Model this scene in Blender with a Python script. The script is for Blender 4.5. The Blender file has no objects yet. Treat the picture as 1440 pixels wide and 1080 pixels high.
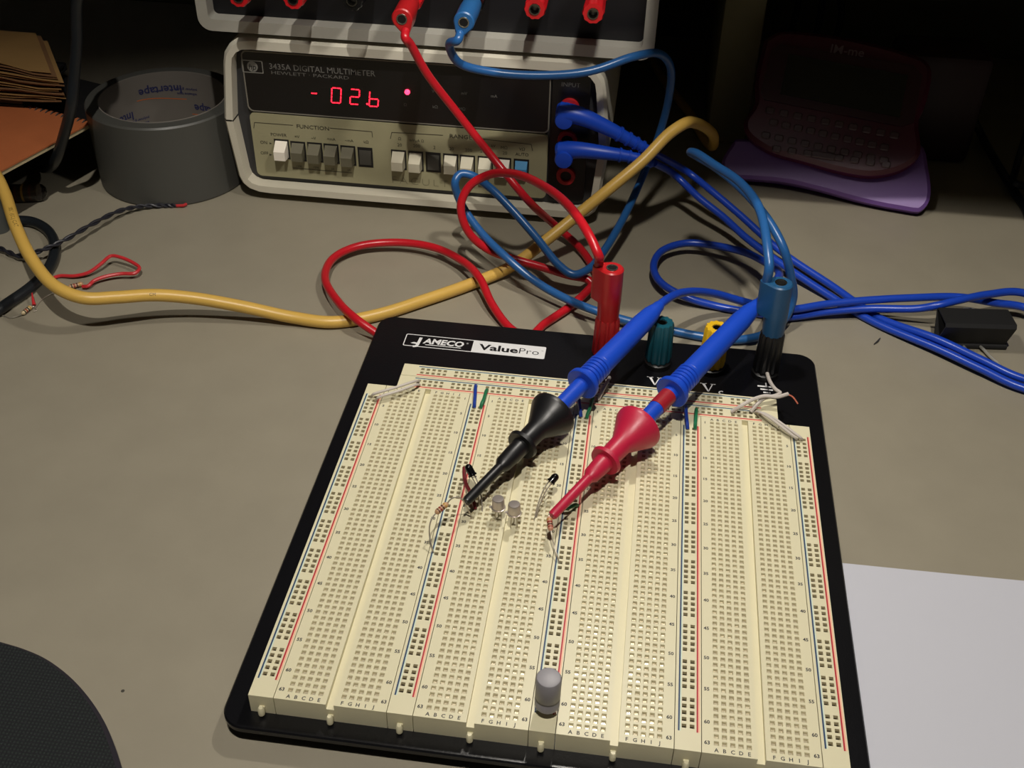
import bpy, bmesh, math, random
from mathutils import Vector, Matrix
random.seed(7)
# ------------------------------------------------------------------ camera (all lengths below in millimetres, desk top at z = 0)
CAM = Vector((107.91, -210.40, 317.48)); FPX = 1554.13
RX = Vector((0.990986, 0.132601, 0.019052)); RZ = Vector((-0.092866, 0.782492, -0.615696))
RZ.normalize(); RX = (RX - RZ * RX.dot(RZ)).normalized(); RY = RZ.cross(RX).normalized()
scene = bpy.context.scene
COL = scene.collection
cam_d = bpy.data.cameras.new('camera'); cam = bpy.data.objects.new('camera', cam_d); COL.objects.link(cam)
cam_d.sensor_width = 36.0; cam_d.lens = FPX * 36.0 / 1440.0; cam_d.clip_start = 0.01; cam_d.clip_end = 20
cam.matrix_world = Matrix(((RX.x, -RY.x, -RZ.x, CAM.x / 1000), (RX.y, -RY.y, -RZ.y, CAM.y / 1000), (RX.z, -RY.z, -RZ.z, CAM.z / 1000), (0, 0, 0, 1)))
scene.camera = cam
# ------------------------------------------------------------------ light and exposure
LAMP_A = Vector((120, -300, 1040)); LAMP_B = Vector((108, 188, 305))    # tall lamp, low lamp
POWER_A, POWER_B = 27.5, 1.6
AMBIENT = 0.010
w = bpy.data.worlds.new('world'); scene.world = w; w.use_nodes = True
w.node_tree.nodes['Background'].inputs[0].default_value = (1.0, 0.93, 0.80, 1); w.node_tree.nodes['Background'].inputs[1].default_value = AMBIENT
vs = scene.view_settings; vs.view_transform = 'Standard'; vs.look = 'None'; vs.exposure = 0.0; vs.gamma = 1.0; vs.use_curve_mapping = False
def bulb(pos, power, r):
    ld = bpy.data.lights.new('bulb_light', 'POINT'); ld.energy = power; ld.shadow_soft_size = r; ld.color = (1.0, 0.94, 0.85)
    lo = bpy.data.objects.new('bulb_light', ld); COL.objects.link(lo); lo.location = pos / 1000; return lo
bulb_a = bulb(LAMP_A, POWER_A, 0.009); bulb_b = bulb(LAMP_B, POWER_B, 0.009)

# ------------------------------------------------------------------ helpers
def ray(u, v): return RX * ((u - 720) / FPX) + RY * ((v - 540) / FPX) + RZ
def Z(u, v, z): d = ray(u, v); return CAM + d * ((z - CAM.z) / d.z)
def Y(u, v, y): d = ray(u, v); return CAM + d * ((y - CAM.y) / d.y)
def PLN(u, v, o, n): d = ray(u, v); return CAM + d * ((o - CAM).dot(n) / d.dot(n))
def lin(c): return tuple((x / 12.92 if x <= .04045 else ((x + .055) / 1.055) ** 2.4) for x in c)
MATS = {}
def mat(name, rgb, rough=.5, metal=0, emit=None, es=1, noise=None, bump=None, spec=None, trans=0, ior=None, coat=0):
    """rgb in 0-255 sRGB. noise=(scale, amount); bump=(scale, strength)"""
    if name in MATS: return MATS[name]
    m = bpy.data.materials.new(name); m.use_nodes = True; nt = m.node_tree; b = nt.nodes['Principled BSDF']
    c = lin([x / 255 for x in rgb]) + (1,)
    b.inputs['Base Color'].default_value = c; b.inputs['Roughness'].default_value = rough; b.inputs['Metallic'].default_value = metal
    if spec is not None: b.inputs['Specular IOR Level'].default_value = spec
    if trans: b.inputs['Transmission Weight'].default_value = trans
    if ior: b.inputs['IOR'].default_value = ior
    if coat: b.inputs['Coat Weight'].default_value = coat
    if emit:
        b.inputs['Emission Color'].default_value = lin([x / 255 for x in emit]) + (1,); b.inputs['Emission Strength'].default_value = es
    if noise or bump:
        tc = nt.nodes.new('ShaderNodeTexCoord')
    if noise:
        n = nt.nodes.new('ShaderNodeTexNoise'); n.inputs['Scale'].default_value = noise[0]; n.inputs['Detail'].default_value = 5
        nt.links.new(tc.outputs['Object'], n.inputs['Vector'])
        r = nt.nodes.new('ShaderNodeValToRGB'); a = noise[1]
        r.color_ramp.elements[0].color = tuple(x * (1 - a) for x in c[:3]) + (1,); r.color_ramp.elements[1].color = tuple(min(1, x * (1 + a)) for x in c[:3]) + (1,)
        r.color_ramp.elements[0].position = .3; r.color_ramp.elements[1].position = .7
        nt.links.new(n.outputs['Fac'], r.inputs['Fac']); nt.links.new(r.outputs['Color'], b.inputs['Base Color'])
    if bump:
        n2 = nt.nodes.new('ShaderNodeTexNoise'); n2.inputs['Scale'].default_value = bump[0]; n2.inputs['Detail'].default_value = 3
        nt.links.new(tc.outputs['Object'], n2.inputs['Vector'])
        bp = nt.nodes.new('ShaderNodeBump'); bp.inputs['Strength'].default_value = bump[1]; bp.inputs['Distance'].default_value = .0004
        nt.links.new(n2.outputs['Fac'], bp.inputs['Height']); nt.links.new(bp.outputs['Normal'], b.inputs['Normal'])
    MATS[name] = m; return m

_tc = {}
def text_mesh(s, bold=0.0, shear=0.0, space=1.0):
    k = (s, bold, shear, space)
    if k in _tc: return _tc[k]
    cu = bpy.data.curves.new('t', 'FONT'); cu.body = s; cu.size = 1.0; cu.offset = bold; cu.shear = shear; cu.space_character = space
    cu.resolution_u = 2; cu.fill_mode = 'FRONT' if hasattr(cu, 'fill_mode') else cu.fill_mode
    o = bpy.data.objects.new('t', cu); COL.objects.link(o)
    me = o.to_mesh(); vs_ = [(v.co.x, v.co.y) for v in me.vertices]; fs = [tuple(p.vertices) for p in me.polygons]
    o.to_mesh_clear(); bpy.data.objects.remove(o); bpy.data.curves.remove(cu)
    xs = [a for a, _ in vs_] or [0]; ys = [b for _, b in vs_] or [0]
    _tc[k] = (vs_, fs, min(xs), max(xs), min(ys), max(ys)); return _tc[k]

def catmull(P, n=8, closed=False):
    P = [Vector(p) for p in P]
    if len(P) < 3: return P
    out = []
    for i in range(len(P) - 1):
        p1, p2 = P[i], P[i + 1]
        p0 = P[i - 1] if i > 0 else p1 * 2 - p2
        p3 = P[i + 2] if i + 2 < len(P) else p2 * 2 - p1
        d1 = max((p1 - p0).length, 1e-6) ** .5; d2 = max((p2 - p1).length, 1e-6) ** .5; d3 = max((p3 - p2).length, 1e-6) ** .5
        m1 = ((p1 - p0) / d1 - (p2 - p0) / (d1 + d2) + (p2 - p1) / d2) * d2
        m2 = ((p2 - p1) / d2 - (p3 - p1) / (d2 + d3) + (p3 - p2) / d3) * d2
        for k in range(n):
            t = k / n; t2 = t * t; t3 = t2 * t
            out.append(p1 * (2 * t3 - 3 * t2 + 1) + m1 * (t3 - 2 * t2 + t) + p2 * (-2 * t3 + 3 * t2) + m2 * (t3 - t2))
    out.append(P[-1]); return out

def frame(d):
    d = Vector(d).normalized(); a = Vector((0, 0, 1)) if abs(d.z) < .9 else Vector((1, 0, 0))
    x = a.cross(d).normalized(); return x, d.cross(x).normalized(), d

class MB:
    def __init__(s): s.v = []; s.f = []; s.m = []; s.cur = 0
    def add(s, vs_, fs):
        b = len(s.v); s.v += [tuple(x) for x in vs_]
        for f in fs: s.f.append(tuple(b + i for i in f)); s.m.append(s.cur)
        return s
    def mi(s, i): s.cur = i; return s
    def quad(s, a, b, c, d): return s.add([a, b, c, d], [(0, 1, 2, 3)])
    def box(s, x0, x1, y0, y1, z0, z1, bev=0, seg=2, T=None):
        if bev <= 0:
            vs_ = [(x, y, z) for x in (x0, x1) for y in (y0, y1) for z in (z0, z1)]
            fs = [(0, 1, 3, 2), (4, 6, 7, 5), (0, 4, 5, 1), (2, 3, 7, 6), (0, 2, 6, 4), (1, 5, 7, 3)]
        else:
            bm = bmesh.new(); bmesh.ops.create_cube(bm, size=1)
            for q in bm.verts: q.co = Vector(((x0 + x1) / 2 + q.co.x * (x1 - x0), (y0 + y1) / 2 + q.co.y * (y1 - y0), (z0 + z1) / 2 + q.co.z * (z1 - z0)))
            bmesh.ops.bevel(bm, geom=bm.edges[:] , offset=bev, segments=seg, affect='EDGES', profile=.5)
            bm.verts.index_update(); vs_ = [q.co.copy() for q in bm.verts]; fs = [tuple(q.index for q in f.verts) for f in bm.faces]; bm.free()
        if T: vs_ = [T @ Vector(q) for q in vs_]
        return s.add(vs_, fs)
    def lathe(s, o, d, prof, n=24, cap0=True, cap1=True, flute=0, nf=0):
        o = Vector(o); x, y, d = frame(d); vs_ = []; fs = []
        for (t, r) in prof:
            for k in range(n):
                a = 2 * math.pi * k / n; rr = r * (1 - (flute if (nf and (k * nf // n * 2 + (1 if (k * nf % n) * 2 >= n else 0)) % 2) else 0))
                vs_.append(o + d * t + x * (rr * math.cos(a)) + y * (rr * math.sin(a)))
        for i in range(len(prof) - 1):
            for k in range(n):
                k2 = (k + 1) % n; fs.append((i * n + k, i * n + k2, (i + 1) * n + k2, (i + 1) * n + k))
        if cap0: fs.append(tuple(reversed(range(n))))
        if cap1: fs.append(tuple((len(prof) - 1) * n + k for k in range(n)))
        return s.add(vs_, fs)
    def tube(s, pts, r, n=10, caps=True, radii=None):
        P = [Vector(p) for p in pts]; vs_ = []; fs = []
        N = len(P); tx = None
        for i in range(N):
            t = (P[min(i + 1, N - 1)] - P[max(i - 1, 0)]).normalized()
            if tx is None: tx, ty, _ = frame(t)
            else:
                tx = (tx - t * tx.dot(t)).normalized(); ty = t.cross(tx)
            rr = radii[i] if radii else r
            for k in range(n):
                a = 2 * math.pi * k / n; vs_.append(P[i] + tx * (rr * math.cos(a)) + ty * (rr * math.sin(a)))
        for i in range(N - 1):
            for k in range(n):
                k2 = (k + 1) % n; fs.append((i * n + k, i * n + k2, (i + 1) * n + k2, (i + 1) * n + k))
        if caps: fs.append(tuple(reversed(range(n)))); fs.append(tuple((N - 1) * n + k for k in range(n)))
        return s.add(vs_, fs)
    def prism(s, outline, o, ex, ey, ez, d0, d1, bev=0):
        """outline (a,b) in plane ex,ey at o; extruded from d0 to d1 along ez; bev shrinks the d1 end"""
        o, ex, ey, ez = Vector(o), Vector(ex), Vector(ey), Vector(ez); n = len(outline)
        cx = sum(a for a, _ in outline) / n; cy = sum(b for _, b in outline) / n
        rings = [(d0, 0), (d1, 0)] if not bev else [(d0, 0), (d1 - math.copysign(bev, d1 - d0), 0), (d1, bev)]
        vs_ = []; fs = []
        for d, sh in rings:
            for k in range(n):
                a, b = outline[k]
                if sh:
                    p = Vector(outline[k - 1]); q = Vector(outline[(k + 1) % n]); t = (q - p).normalized(); nn = Vector((-t.y, t.x))
                    if nn.dot(Vector((cx - a, cy - b))) < 0: nn = -nn
                    a += nn.x * sh; b += nn.y * sh
                vs_.append(o + ex * a + ey * b + ez * d)
        for i in range(len(rings) - 1):
            for k in range(n):
                k2 = (k + 1) % n; fs.append((i * n + k, i * n + k2, (i + 1) * n + k2, (i + 1) * n + k))
        fs.append(tuple(reversed(range(n)))); fs.append(tuple((len(rings) - 1) * n + k for k in range(n)))
        return s.add(vs_, fs)
    def ringprism(s, outer, inner, o, ex, ey, ez, d0, d1):
        o, ex, ey, ez = Vector(o), Vector(ex), Vector(ey), Vector(ez); n = len(outer); vs_ = []
        for ol, d in ((outer, d0), (outer, d1), (inner, d1), (inner, d0)):
            vs_ += [o + ex * a + ey * b + ez * d for a, b in ol]
        fs = []
        for i in range(4):
            j = (i + 1) % 4
            for k in range(n):
                k2 = (k + 1) % n; fs.append((i * n + k, i * n + k2, j * n + k2, j * n + k))
        return s.add(vs_, fs)
    def text(s, st, o, ex, ey, h, width=None, align='c', bold=0, shear=0, space=1.0, lift=None):
        """cap height h (mm) measured on the glyphs' own extent; o = centre (or left) of the text"""
        vs_, fs, x0, x1, y0, y1 = text_mesh(st, bold, shear, space)
        if not vs_: return s
        sc = h / .70; o, ex, ey = Vector(o), Vector(ex), Vector(ey)
        sx = sc if width is None else width / (x1 - x0)
        cx = (x0 + x1) / 2 if align == 'c' else x0
        return s.add([o + ex * ((a - cx) * sx) + ey * ((b - .35) * sc) for a, b in vs_], fs)
    def build(s, name, mats, parent=None, sharp=35, loc=None, local=False):
        base = Vector((0, 0, 0)) if local else (BASE.get(parent.name, Vector((0, 0, 0))) if parent else (Vector(loc) if loc else Vector((0, 0, 0))))
        me = bpy.data.meshes.new(name)
        me.from_pydata([((a - base.x) / 1000, (b - base.y) / 1000, (c - base.z) / 1000) for a, b, c in s.v], [], s.f)
        ml = mats if isinstance(mats, (list, tuple)) else [mats]
        for q in ml: me.materials.append(q)
        me.polygons.foreach_set('material_index', s.m); me.polygons.foreach_set('use_smooth', [True] * len(s.f))
        bm = bmesh.new(); bm.from_mesh(me)
        if len(s.f) < 20000 and not getattr(s, 'flat', False): bmesh.ops.recalc_face_normals(bm, faces=bm.faces[:])
        bm.to_mesh(me); bm.free()
        me.set_sharp_from_angle(angle=math.radians(sharp)); me.update()
        o = bpy.data.objects.new(name, me); COL.objects.link(o)
        if name.startswith(PRINT): o['kind'] = 'stuff'
        if parent: o.parent = parent; BASE[o.name] = base
        else: o.location = base / 1000; BASE[o.name] = base
        return o
BASE = {}
PRINT = ('printed_', 'label_lettering', 'emblem_lettering', 'logo_lettering', 'worn_lettering')
def tag(o, label=None, cat=None, group=None, kind=None):
    if label: o['label'] = label
    if cat: o['category'] = cat
    if group: o['group'] = group
    if kind: o['kind'] = kind
    return o
def thing(name, loc, label, cat, group=None):
    o = bpy.data.objects.new(name, None); o.empty_display_size = .01; COL.objects.link(o); o.location = Vector(loc) / 1000
    BASE[o.name] = Vector(loc); return tag(o, label, cat, group)
def rrect(x0, x1, y0, y1, r, n=6):
    out = []
    for cx, cy, a0 in ((x1 - r, y1 - r, 0), (x0 + r, y1 - r, 90), (x0 + r, y0 + r, 180), (x1 - r, y0 + r, 270)):
        for k in range(n + 1):
            a = math.radians(a0 + 90 * k / n); out.append((cx + r * math.cos(a), cy + r * math.sin(a)))
    return out
def pp(lst):
    """control points: (u, v, z) or (u, v, 'y', y) or Vector"""
    out = []
    for q in lst:
        if isinstance(q, Vector): out.append(q)
        elif len(q) == 4: out.append(Y(q[0], q[1], q[3]))
        else: out.append(Z(*q))
    return out
XA, YA, ZA = Vector((1, 0, 0)), Vector((0, 1, 0)), Vector((0, 0, 1))

# ------------------------------------------------------------------ setting: floor, back wall, desk
m_desk = mat('desk_laminate', (147, 140, 123), .42, noise=(45, .04), bump=(900, .05))
m_wall = mat('wall_paint_olive', (86, 84, 62), .8, noise=(6, .08), bump=(300, .2))
m_floor = mat('floor_carpet', (70, 66, 60), .95, noise=(80, .25), bump=(700, .6))
nt = m_desk.node_tree; bs_ = nt.nodes['Principled BSDF']; tc_ = nt.nodes.new('ShaderNodeTexCoord')
vo = nt.nodes.new('ShaderNodeTexVoronoi'); vo.inputs['Scale'].default_value = 34; nt.links.new(tc_.outputs['Object'], vo.inputs['Vector'])
l1 = nt.nodes.new('ShaderNodeMath'); l1.operation = 'LESS_THAN'; l1.inputs[1].default_value = .022; nt.links.new(vo.outputs['Distance'], l1.inputs[0])
sp_ = nt.nodes.new('ShaderNodeSeparateColor'); nt.links.new(vo.outputs['Color'], sp_.inputs[0])
l2 = nt.nodes.new('ShaderNodeMath'); l2.operation = 'LESS_THAN'; l2.inputs[1].default_value = .45; nt.links.new(sp_.outputs[0], l2.inputs[0])
l3 = nt.nodes.new('ShaderNodeMath'); l3.operation = 'MULTIPLY'; nt.links.new(l1.outputs[0], l3.inputs[0]); nt.links.new(l2.outputs[0], l3.inputs[1])
mx_ = nt.nodes.new('ShaderNodeMix'); mx_.data_type = 'RGBA'; mx_.inputs[7].default_value = (.05, .045, .035, 1)
nt.links.new(l3.outputs[0], mx_.inputs[0]); nt.links.new(bs_.inputs['Base Color'].links[0].from_socket, mx_.inputs[6]); nt.links.new(mx_.outputs[2], bs_.inputs['Base Color'])
fl = MB(); fl.box(-2200, 2200, -2200, 680, -760, -740); tag(fl.build('floor', m_floor), 'dark carpeted floor under the desk', kind='structure')
wb = MB(); wb.box(-2200, 2200, 660, 690, -740, 1600); tag(wb.build('wall_back', m_wall), 'dark olive painted wall behind the desk', kind='structure')
desk = thing('desk', (0, 250, -740), 'beige grey laminate desk that everything stands on', 'desk')
d = MB(); d.box(-720, 760, -118, 655, -28, 0, bev=2.5); d.build('desk_top', m_desk, desk)
m_leg = mat('desk_leg_grey', (70, 70, 70), .5)
for x in (-690, 690):
    for y in (-90, 600):
        d = MB(); d.box(x, x + 40, y, y + 40, -740, -28, bev=2); d.build('leg', m_leg, desk)

# ------------------------------------------------------------------ breadboard station
PT = 9.0          # top of the base plate
ST = 17.5         # top of the plastic strips
P_ = 2.54; TW, BW, SL = 37.13, 8.5, 165.1; MG = (SL - 62 * P_) / 2
bb = thing('breadboard', (95, 107, 0), 'black plate with cream solderless breadboard strips and four binding posts', 'breadboard')
m_plate = mat('plate_black', (14, 14, 17), .28, bump=(1400, .12), spec=.45)
m_cream = mat('strip_cream', (220, 213, 180), .42, bump=(500, .03))
m_contact = mat('contact_metal', (200, 191, 164), .24, metal=.28)
m_holedark = mat('hole_inside', (120, 108, 80), .6)
m_ink = mat('ink_dark', (44, 42, 48), .6)
m_blueline = mat('ink_blue', (34, 62, 98), .5); m_redline = mat('ink_red', (182, 34, 52), .5)
m_palered = mat('bleed_pale_red', (243, 190, 160), .5); m_paleblue = mat('bleed_pale_blue', (205, 220, 205), .5)
m_white = mat('ink_white', (225, 225, 225), .5)
pl = MB(); pl.prism(rrect(-9.2, 199.6, -10.6, 226, 8, 8), (0, 0, 0), XA, YA, ZA, PT - 2.2, PT, bev=.5); pl.build('base_plate', m_plate, bb)
m_rubber = mat('rubber_black', (18, 18, 18), .7)
for x, y in ((6, 5), (184, 5), (6, 210), (184, 210)):
    f_ = MB(); f_.lathe((x, y, 0), ZA, [(0, 5.5), (PT - 2.2, 6.5)], 20); f_.build('rubber_foot', m_rubber, bb)

def hole(mb, cx, cy, z, h0, h1, dep, tilt=True):
    c = P_ / 2
    O = [(cx - c, cy - c), (cx + c, cy - c), (cx + c, cy + c), (cx - c, cy + c)]
    A = [(cx - h0, cy - h0), (cx + h0, cy - h0), (cx + h0, cy + h0), (cx - h0, cy + h0)]
    B = [(cx - h1, cy - h1), (cx + h1, cy - h1), (cx + h1, cy + h1), (cx - h1, cy + h1)]
    t1, t2 = (random.uniform(-.05, .05), random.uniform(-.05, .05)) if tilt else (0, 0)
    vs_ = [q + (z,) for q in O] + [q + (z,) for q in A] + [q + (z - dep * .55,) for q in B]
    vs_ += [(q[0], q[1], z - dep + (q[0] - cx) * t1 + (q[1] - cy) * t2) for q in B]
    mb.mi(0).add(vs_, [(k, (k + 1) % 4, 4 + (k + 1) % 4, 4 + k) for k in range(4)])
    b = len(mb.v) - 16
    for k in range(4): mb.f.append((b + 4 + k, b + 4 + (k + 1) % 4, b + 8 + (k + 1) % 4, b + 8 + k)); mb.m.append(1)
    for k in range(4): mb.f.append((b + 8 + k, b + 8 + (k + 1) % 4, b + 12 + (k + 1) % 4, b + 12 + k)); mb.m.append(2)
    mb.f.append((b + 12, b + 13, b + 14, b + 15)); mb.m.append(2)
def rect(mb, x0, x1, y0, y1, z): mb.add([(x0, y0, z), (x1, y0, z), (x1, y1, z), (x0, y1, z)], [(0, 1, 2, 3)])
def vwall(mb, x0, y0, x1, y1, z0, z1): mb.add([(x0, y0, z0), (x1, y1, z0), (x1, y1, z1), (x0, y0, z1)], [(0, 1, 2, 3)])

H8 = ST - PT; c2 = P_ / 2
xo = (TW - 11 * P_) / 2
colx = [xo + (c if c < 5 else c + 2) * P_ for c in range(10)]
Y0, Y1 = -MG, SL - MG
g0, g1 = TW / 2 - 1.3, TW / 2 + 1.3; GD = 2.4; e_ = .12
ts = MB(); ts.flat = True
for c in colx:
    for r in range(63): hole(ts, c, r * P_, H8, .80, .60, .8)
ts.mi(0)
for a, b in ((e_, colx[0] - c2), (colx[4] + c2, g0), (g1, colx[5] - c2), (colx[9] + c2, TW - e_)): rect(ts, a, b, Y0, Y1, H8)
for a, b in ((colx[0] - c2, colx[4] + c2), (colx[5] - c2, colx[9] + c2)):
    rect(ts, a, b, Y0, -c2, H8); rect(ts, a, b, 62 * P_ + c2, Y1, H8)
rect(ts, g0, g1, Y0, Y1, H8 - GD)
vwall(ts, g0, Y0, g0, Y1, H8 - GD, H8); vwall(ts, g1, Y1, g1, Y0, H8 - GD, H8)
for yy in (Y0, Y1):
    vwall(ts, e_, yy, g0, yy, 0, H8); vwall(ts, g0, yy, g1, yy, 0, H8 - GD); vwall(ts, g1, yy, TW - e_, yy, 0, H8)
vwall(ts, e_, Y1, e_, Y0, 0, H8); vwall(ts, TW - e_, Y0, TW - e_, Y1, 0, H8)
m_hw = mat('hole_wall', (208, 199, 164), .5)
t0 = ts.build('terminal_strip', [m_cream, m_hw, m_contact], local=True)
# printed row numbers and column letters on one strip
pk = MB(); pk.flat = True
rows = [1] + list(range(5, 61, 5)) + [63]
for r in rows:
    y = (63 - r) * P_
    pk.text(str(r), (colx[0] - 2.9, y, H8 + .03), XA, YA, 1.3, bold=.03); pk.text(str(r), (colx[9] + 2.9, y, H8 + .03), XA, YA, 1.3, bold=.03)
for i, ch in enumerate('ABCDEFGHIJ'):
    for y in (-2.45, 62 * P_ + 2.3): pk.text(ch, (colx[i], y, H8 + .03), XA, YA, 1.35, bold=.02)
pk0 = pk.build('printed_numbers', m_ink, local=True)
def pegmesh():
    q = MB(); q.lathe((0, Y0 - 1.4, 1.2), ZA, [(0, 1.1), (2.6, 1.1), (3.3, .7)], 12); q.box(-.9, .9, Y0 - 1.4, Y0, 1.2, 3.6); return q
pg0 = pegmesh().build('peg', m_cream, local=True)
def place(o, parent, loc, rotz=0, first=[None]):
    c = o.copy(); COL.objects.link(c); c.parent = parent; c.location = Vector(loc) / 1000; c.rotation_euler = (0, 0, rotz); return c
bbO = BASE['breadboard']
for k in range(4):
    x = BW + k * (TW + BW)
    t = place(t0, bb, Vector((x, 0, PT)) - bbO)
    place(pk0, t, (0, 0, 0)); place(pg0, t, (TW / 2, 0, 0))
for o in (t0, pk0): bpy.data.objects.remove(o)
# bus strips
bs = MB(); bs.flat = True
bx = [BW / 2 - c2, BW / 2 + c2]; by = []
bstart = Y0 + (SL - (9 * 6 + 4) * P_) / 2
for g in range(10):
    for r in range(5): by.append(bstart + (g * 6 + r) * P_)
for c in bx:
    for y in by: hole(bs, c, y, H8, .74, .56, 1.9, False)
bs.mi(0)
rect(bs, e_, bx[0] - c2, Y0, Y1, H8); rect(bs, bx[1] + c2, BW - e_, Y0, Y1, H8)
rect(bs, bx[0] - c2, bx[1] + c2, Y0, by[0] - c2, H8); rect(bs, bx[0] - c2, bx[1] + c2, by[-1] + c2, Y1, H8)
for g in range(9): rect(bs, bx[0] - c2, bx[1] + c2, by[g * 5 + 4] + c2, by[g * 5 + 5] - c2, H8)
vwall(bs, e_, Y0, BW - e_, Y0, 0, H8); vwall(bs, BW - e_, Y1, e_, Y1, 0, H8); vwall(bs, e_, Y1, e_, Y0, 0, H8); vwall(bs, BW - e_, Y0, BW - e_, Y1, 0, H8)
m_bhw = mat('bus_hole_wall_shaded', (186, 174, 138), .6); m_bh = mat('bus_hole_shade', (84, 72, 52), .7)  # darker colours paint in the lack of light inside the bus holes
b0 = bs.build('bus_strip', [m_cream, m_bhw, m_bh], local=True)
def stripe(xa, xb, z): q = MB(); q.flat = True; rect(q, xa, xb, by[0] - 2.0, by[-1] + 2.0, H8 + z); return q
s_b = stripe(1.05, 1.6, .04).build('blue_stripe', m_blueline, local=True); s_r = stripe(BW - 1.6, BW - 1.05, .04).build('red_stripe', m_redline, local=True)
s_pb = stripe(1.6, 2.0, .03).build('blue_bleed_band', m_paleblue, local=True); s_pr = stripe(BW - 1.05, BW - .5, .03).build('red_bleed_band', m_palered, local=True)  # pale bands paint colour bleed beside the stripes, not printed ink
spots = [((k * (TW + BW), 0, PT), 0) for k in range(5)]
XC = 2 * TW + 2.5 * BW
for j in range(2): spots.append(((XC - SL / 2 + MG, Y1 + BW * (j + 1), PT), -math.pi / 2))
for i, (p, rz) in enumerate(spots):
    t = place(b0, bb, Vector(p) - bbO, rz)
    for q in (s_b, s_r, s_pb, s_pr): place(q, t, (0, 0, 0))
    if rz == 0: place(pg0, t, (BW / 2, 0, 0))
for o in (b0, s_b, s_r, s_pb, s_pr, pg0): bpy.data.objects.remove(o)

# brand label and legends printed on the plate
def plate(u, v, dz=.05): return Z(u, v, PT + dz)
TL, TR, BR, BL = plate(575, 461), plate(770, 480), plate(765.8, 505), plate(566, 485.5)
ex = (TR - TL).normalized(); ey = (TL - BL); ey = (ey - ex * ey.dot(ex)).normalized(); ez = ex.cross(ey)
LW = (TR - TL).length; LH = 9.6; o = BL.copy(); split = LW * .485
lab = MB(); lab.ringprism(rrect(0, LW, 0, LH, .8, 3), rrect(.45, LW - .45, .45, LH - .45, .5, 3), o, ex, ey, ez, 0, .05)
lab.prism(rrect(split, LW - .2, .2, LH - .2, .6, 3), o, ex, ey, ez, 0, .06)
lb = lab.build('brand_label', m_white, bb)
tx = MB(); tx.flat = True
tx.text('J', o + ex * (split * .20) + ey * (LH * .46) + ez * .08, ex, ey, 5.8, bold=.04, shear=.1)
tx.prism([(split * .10, LH * .26), (split * .20, LH * .19), (split * .24, LH * .27), (split * .15, LH * .36)], o, ex, ey, ez, .06, .09)
tx.text('AMECO', o + ex * (split * .575) + ey * (LH * .54) + ez * .08, ex, ey, 4.0, width=split * .60, bold=.035, shear=.12)
tx.quad(*[o + ex * a + ey * b + ez * .08 for a, b in ((split * .32, LH * .20), (split * .84, LH * .20), (split * .85, LH * .25), (split * .32, LH * .25))])
tx.text('®', o + ex * (split * .92) + ey * (LH * .66) + ez * .08, ex, ey, 1.0)
tx.build('label_lettering', m_white, lb)
tx = MB(); tx.flat = True; rw = LW - split
m_black = mat('ink_black', (16, 16, 18), .5)
tx.text('Value', o + ex * (split + rw * .36) + ey * (LH * .5) + ez * .1, ex, ey, 4.4, width=rw * .54, bold=.03)
tx.text('Pro', o + ex * (split + rw * .78) + ey * (LH * .5) + ez * .1, ex, ey, 4.4, width=rw * .27, bold=-.008)
tx.text('™', o + ex * (split + rw * .955) + ey * (LH * .62) + ez * .1, ex, ey, .9)
tx.build('label_lettering', m_black, lb)
leg = MB(); leg.flat = True
def serif_v(c, s):
    for poly in ([(-.5, .5), (-.28, .5), (.06, -.5), (-.04, -.5)], [(.04, -.5), (-.04, -.5), (.30, .5), (.38, .5)], [(-.62, .5), (-.14, .5), (-.14, .44), (-.62, .44)], [(.16, .5), (.56, .5), (.56, .44), (.16, .44)]):
        leg.add([c + XA * (a * s) + YA * (b * s) for a, b in poly], [(0, 1, 2, 3)])
for (u, v, ch) in ((838, 529, 'a'), (921, 536, 'b'), (996, 545, 'c')):
    c = plate(u, v, .06); serif_v(c, 6.0); leg.text(ch, c + XA * 5.6 - YA * 2.2, XA, YA, 4.0, bold=.01)
gp = plate(1077.5, 540.5, .06)
leg.add([gp + XA * a + YA * b for a, b in ((-.45, 5), (.45, 5), (.45, -1.2), (-.45, -1.2))], [(0, 1, 2, 3)])
for yy, hw in ((-1.2, 4.0), (-3.4, 2.8), (-5.6, 1.6)): leg.add([gp + XA * a + YA * b for a, b in ((-hw, yy), (hw, yy), (hw, yy - 1.0), (-hw, yy - 1.0))], [(0, 1, 2, 3)])
leg.build('printed_legend', m_white, bb)

# binding posts
POST_X = [101.5, 126.2, 150.9, 175.6]; POST_Y = 207.0; PTOP = PT + 24
def post(x, m, nm):
    q = MB(); q.lathe((x, POST_Y, PT), ZA, [(0, 6.3), (2.6, 6.3), (3.2, 5.2)], 28, cap1=True)
    o = q.build('binding_post', mat('post_base_black', (15, 15, 16), .4), bb); o['label'] = nm
    q = MB(); q.lathe((x, POST_Y, PT), ZA, [(3.4, 5.6), (5, 6.1), (22.5, 5.6), (24, 5.1), (24, 2.4), (16, 2.2)], 48, flute=.10, nf=12, cap0=True, cap1=True); q.build('knob', m, o)
    q = MB(); q.lathe((x, POST_Y, PT), ZA, [(15.8, 2.1), (23.6, 2.1), (23.6, 1.7), (17, 1.6)], 20); q.build('metal_socket', mat('steel_dark', (120, 118, 112), .3, metal=1), o)
post(POST_X[0], mat('post_red', (150, 22, 26), .35), 'red binding post knob')
post(POST_X[1], mat('post_green', (20, 78, 92), .35), 'teal green binding post knob')
post(POST_X[2], mat('post_yellow', (222, 178, 34), .35), 'yellow binding post knob')
post(POST_X[3], mat('post_black', (16, 16, 18), .35), 'black binding post knob')

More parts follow.
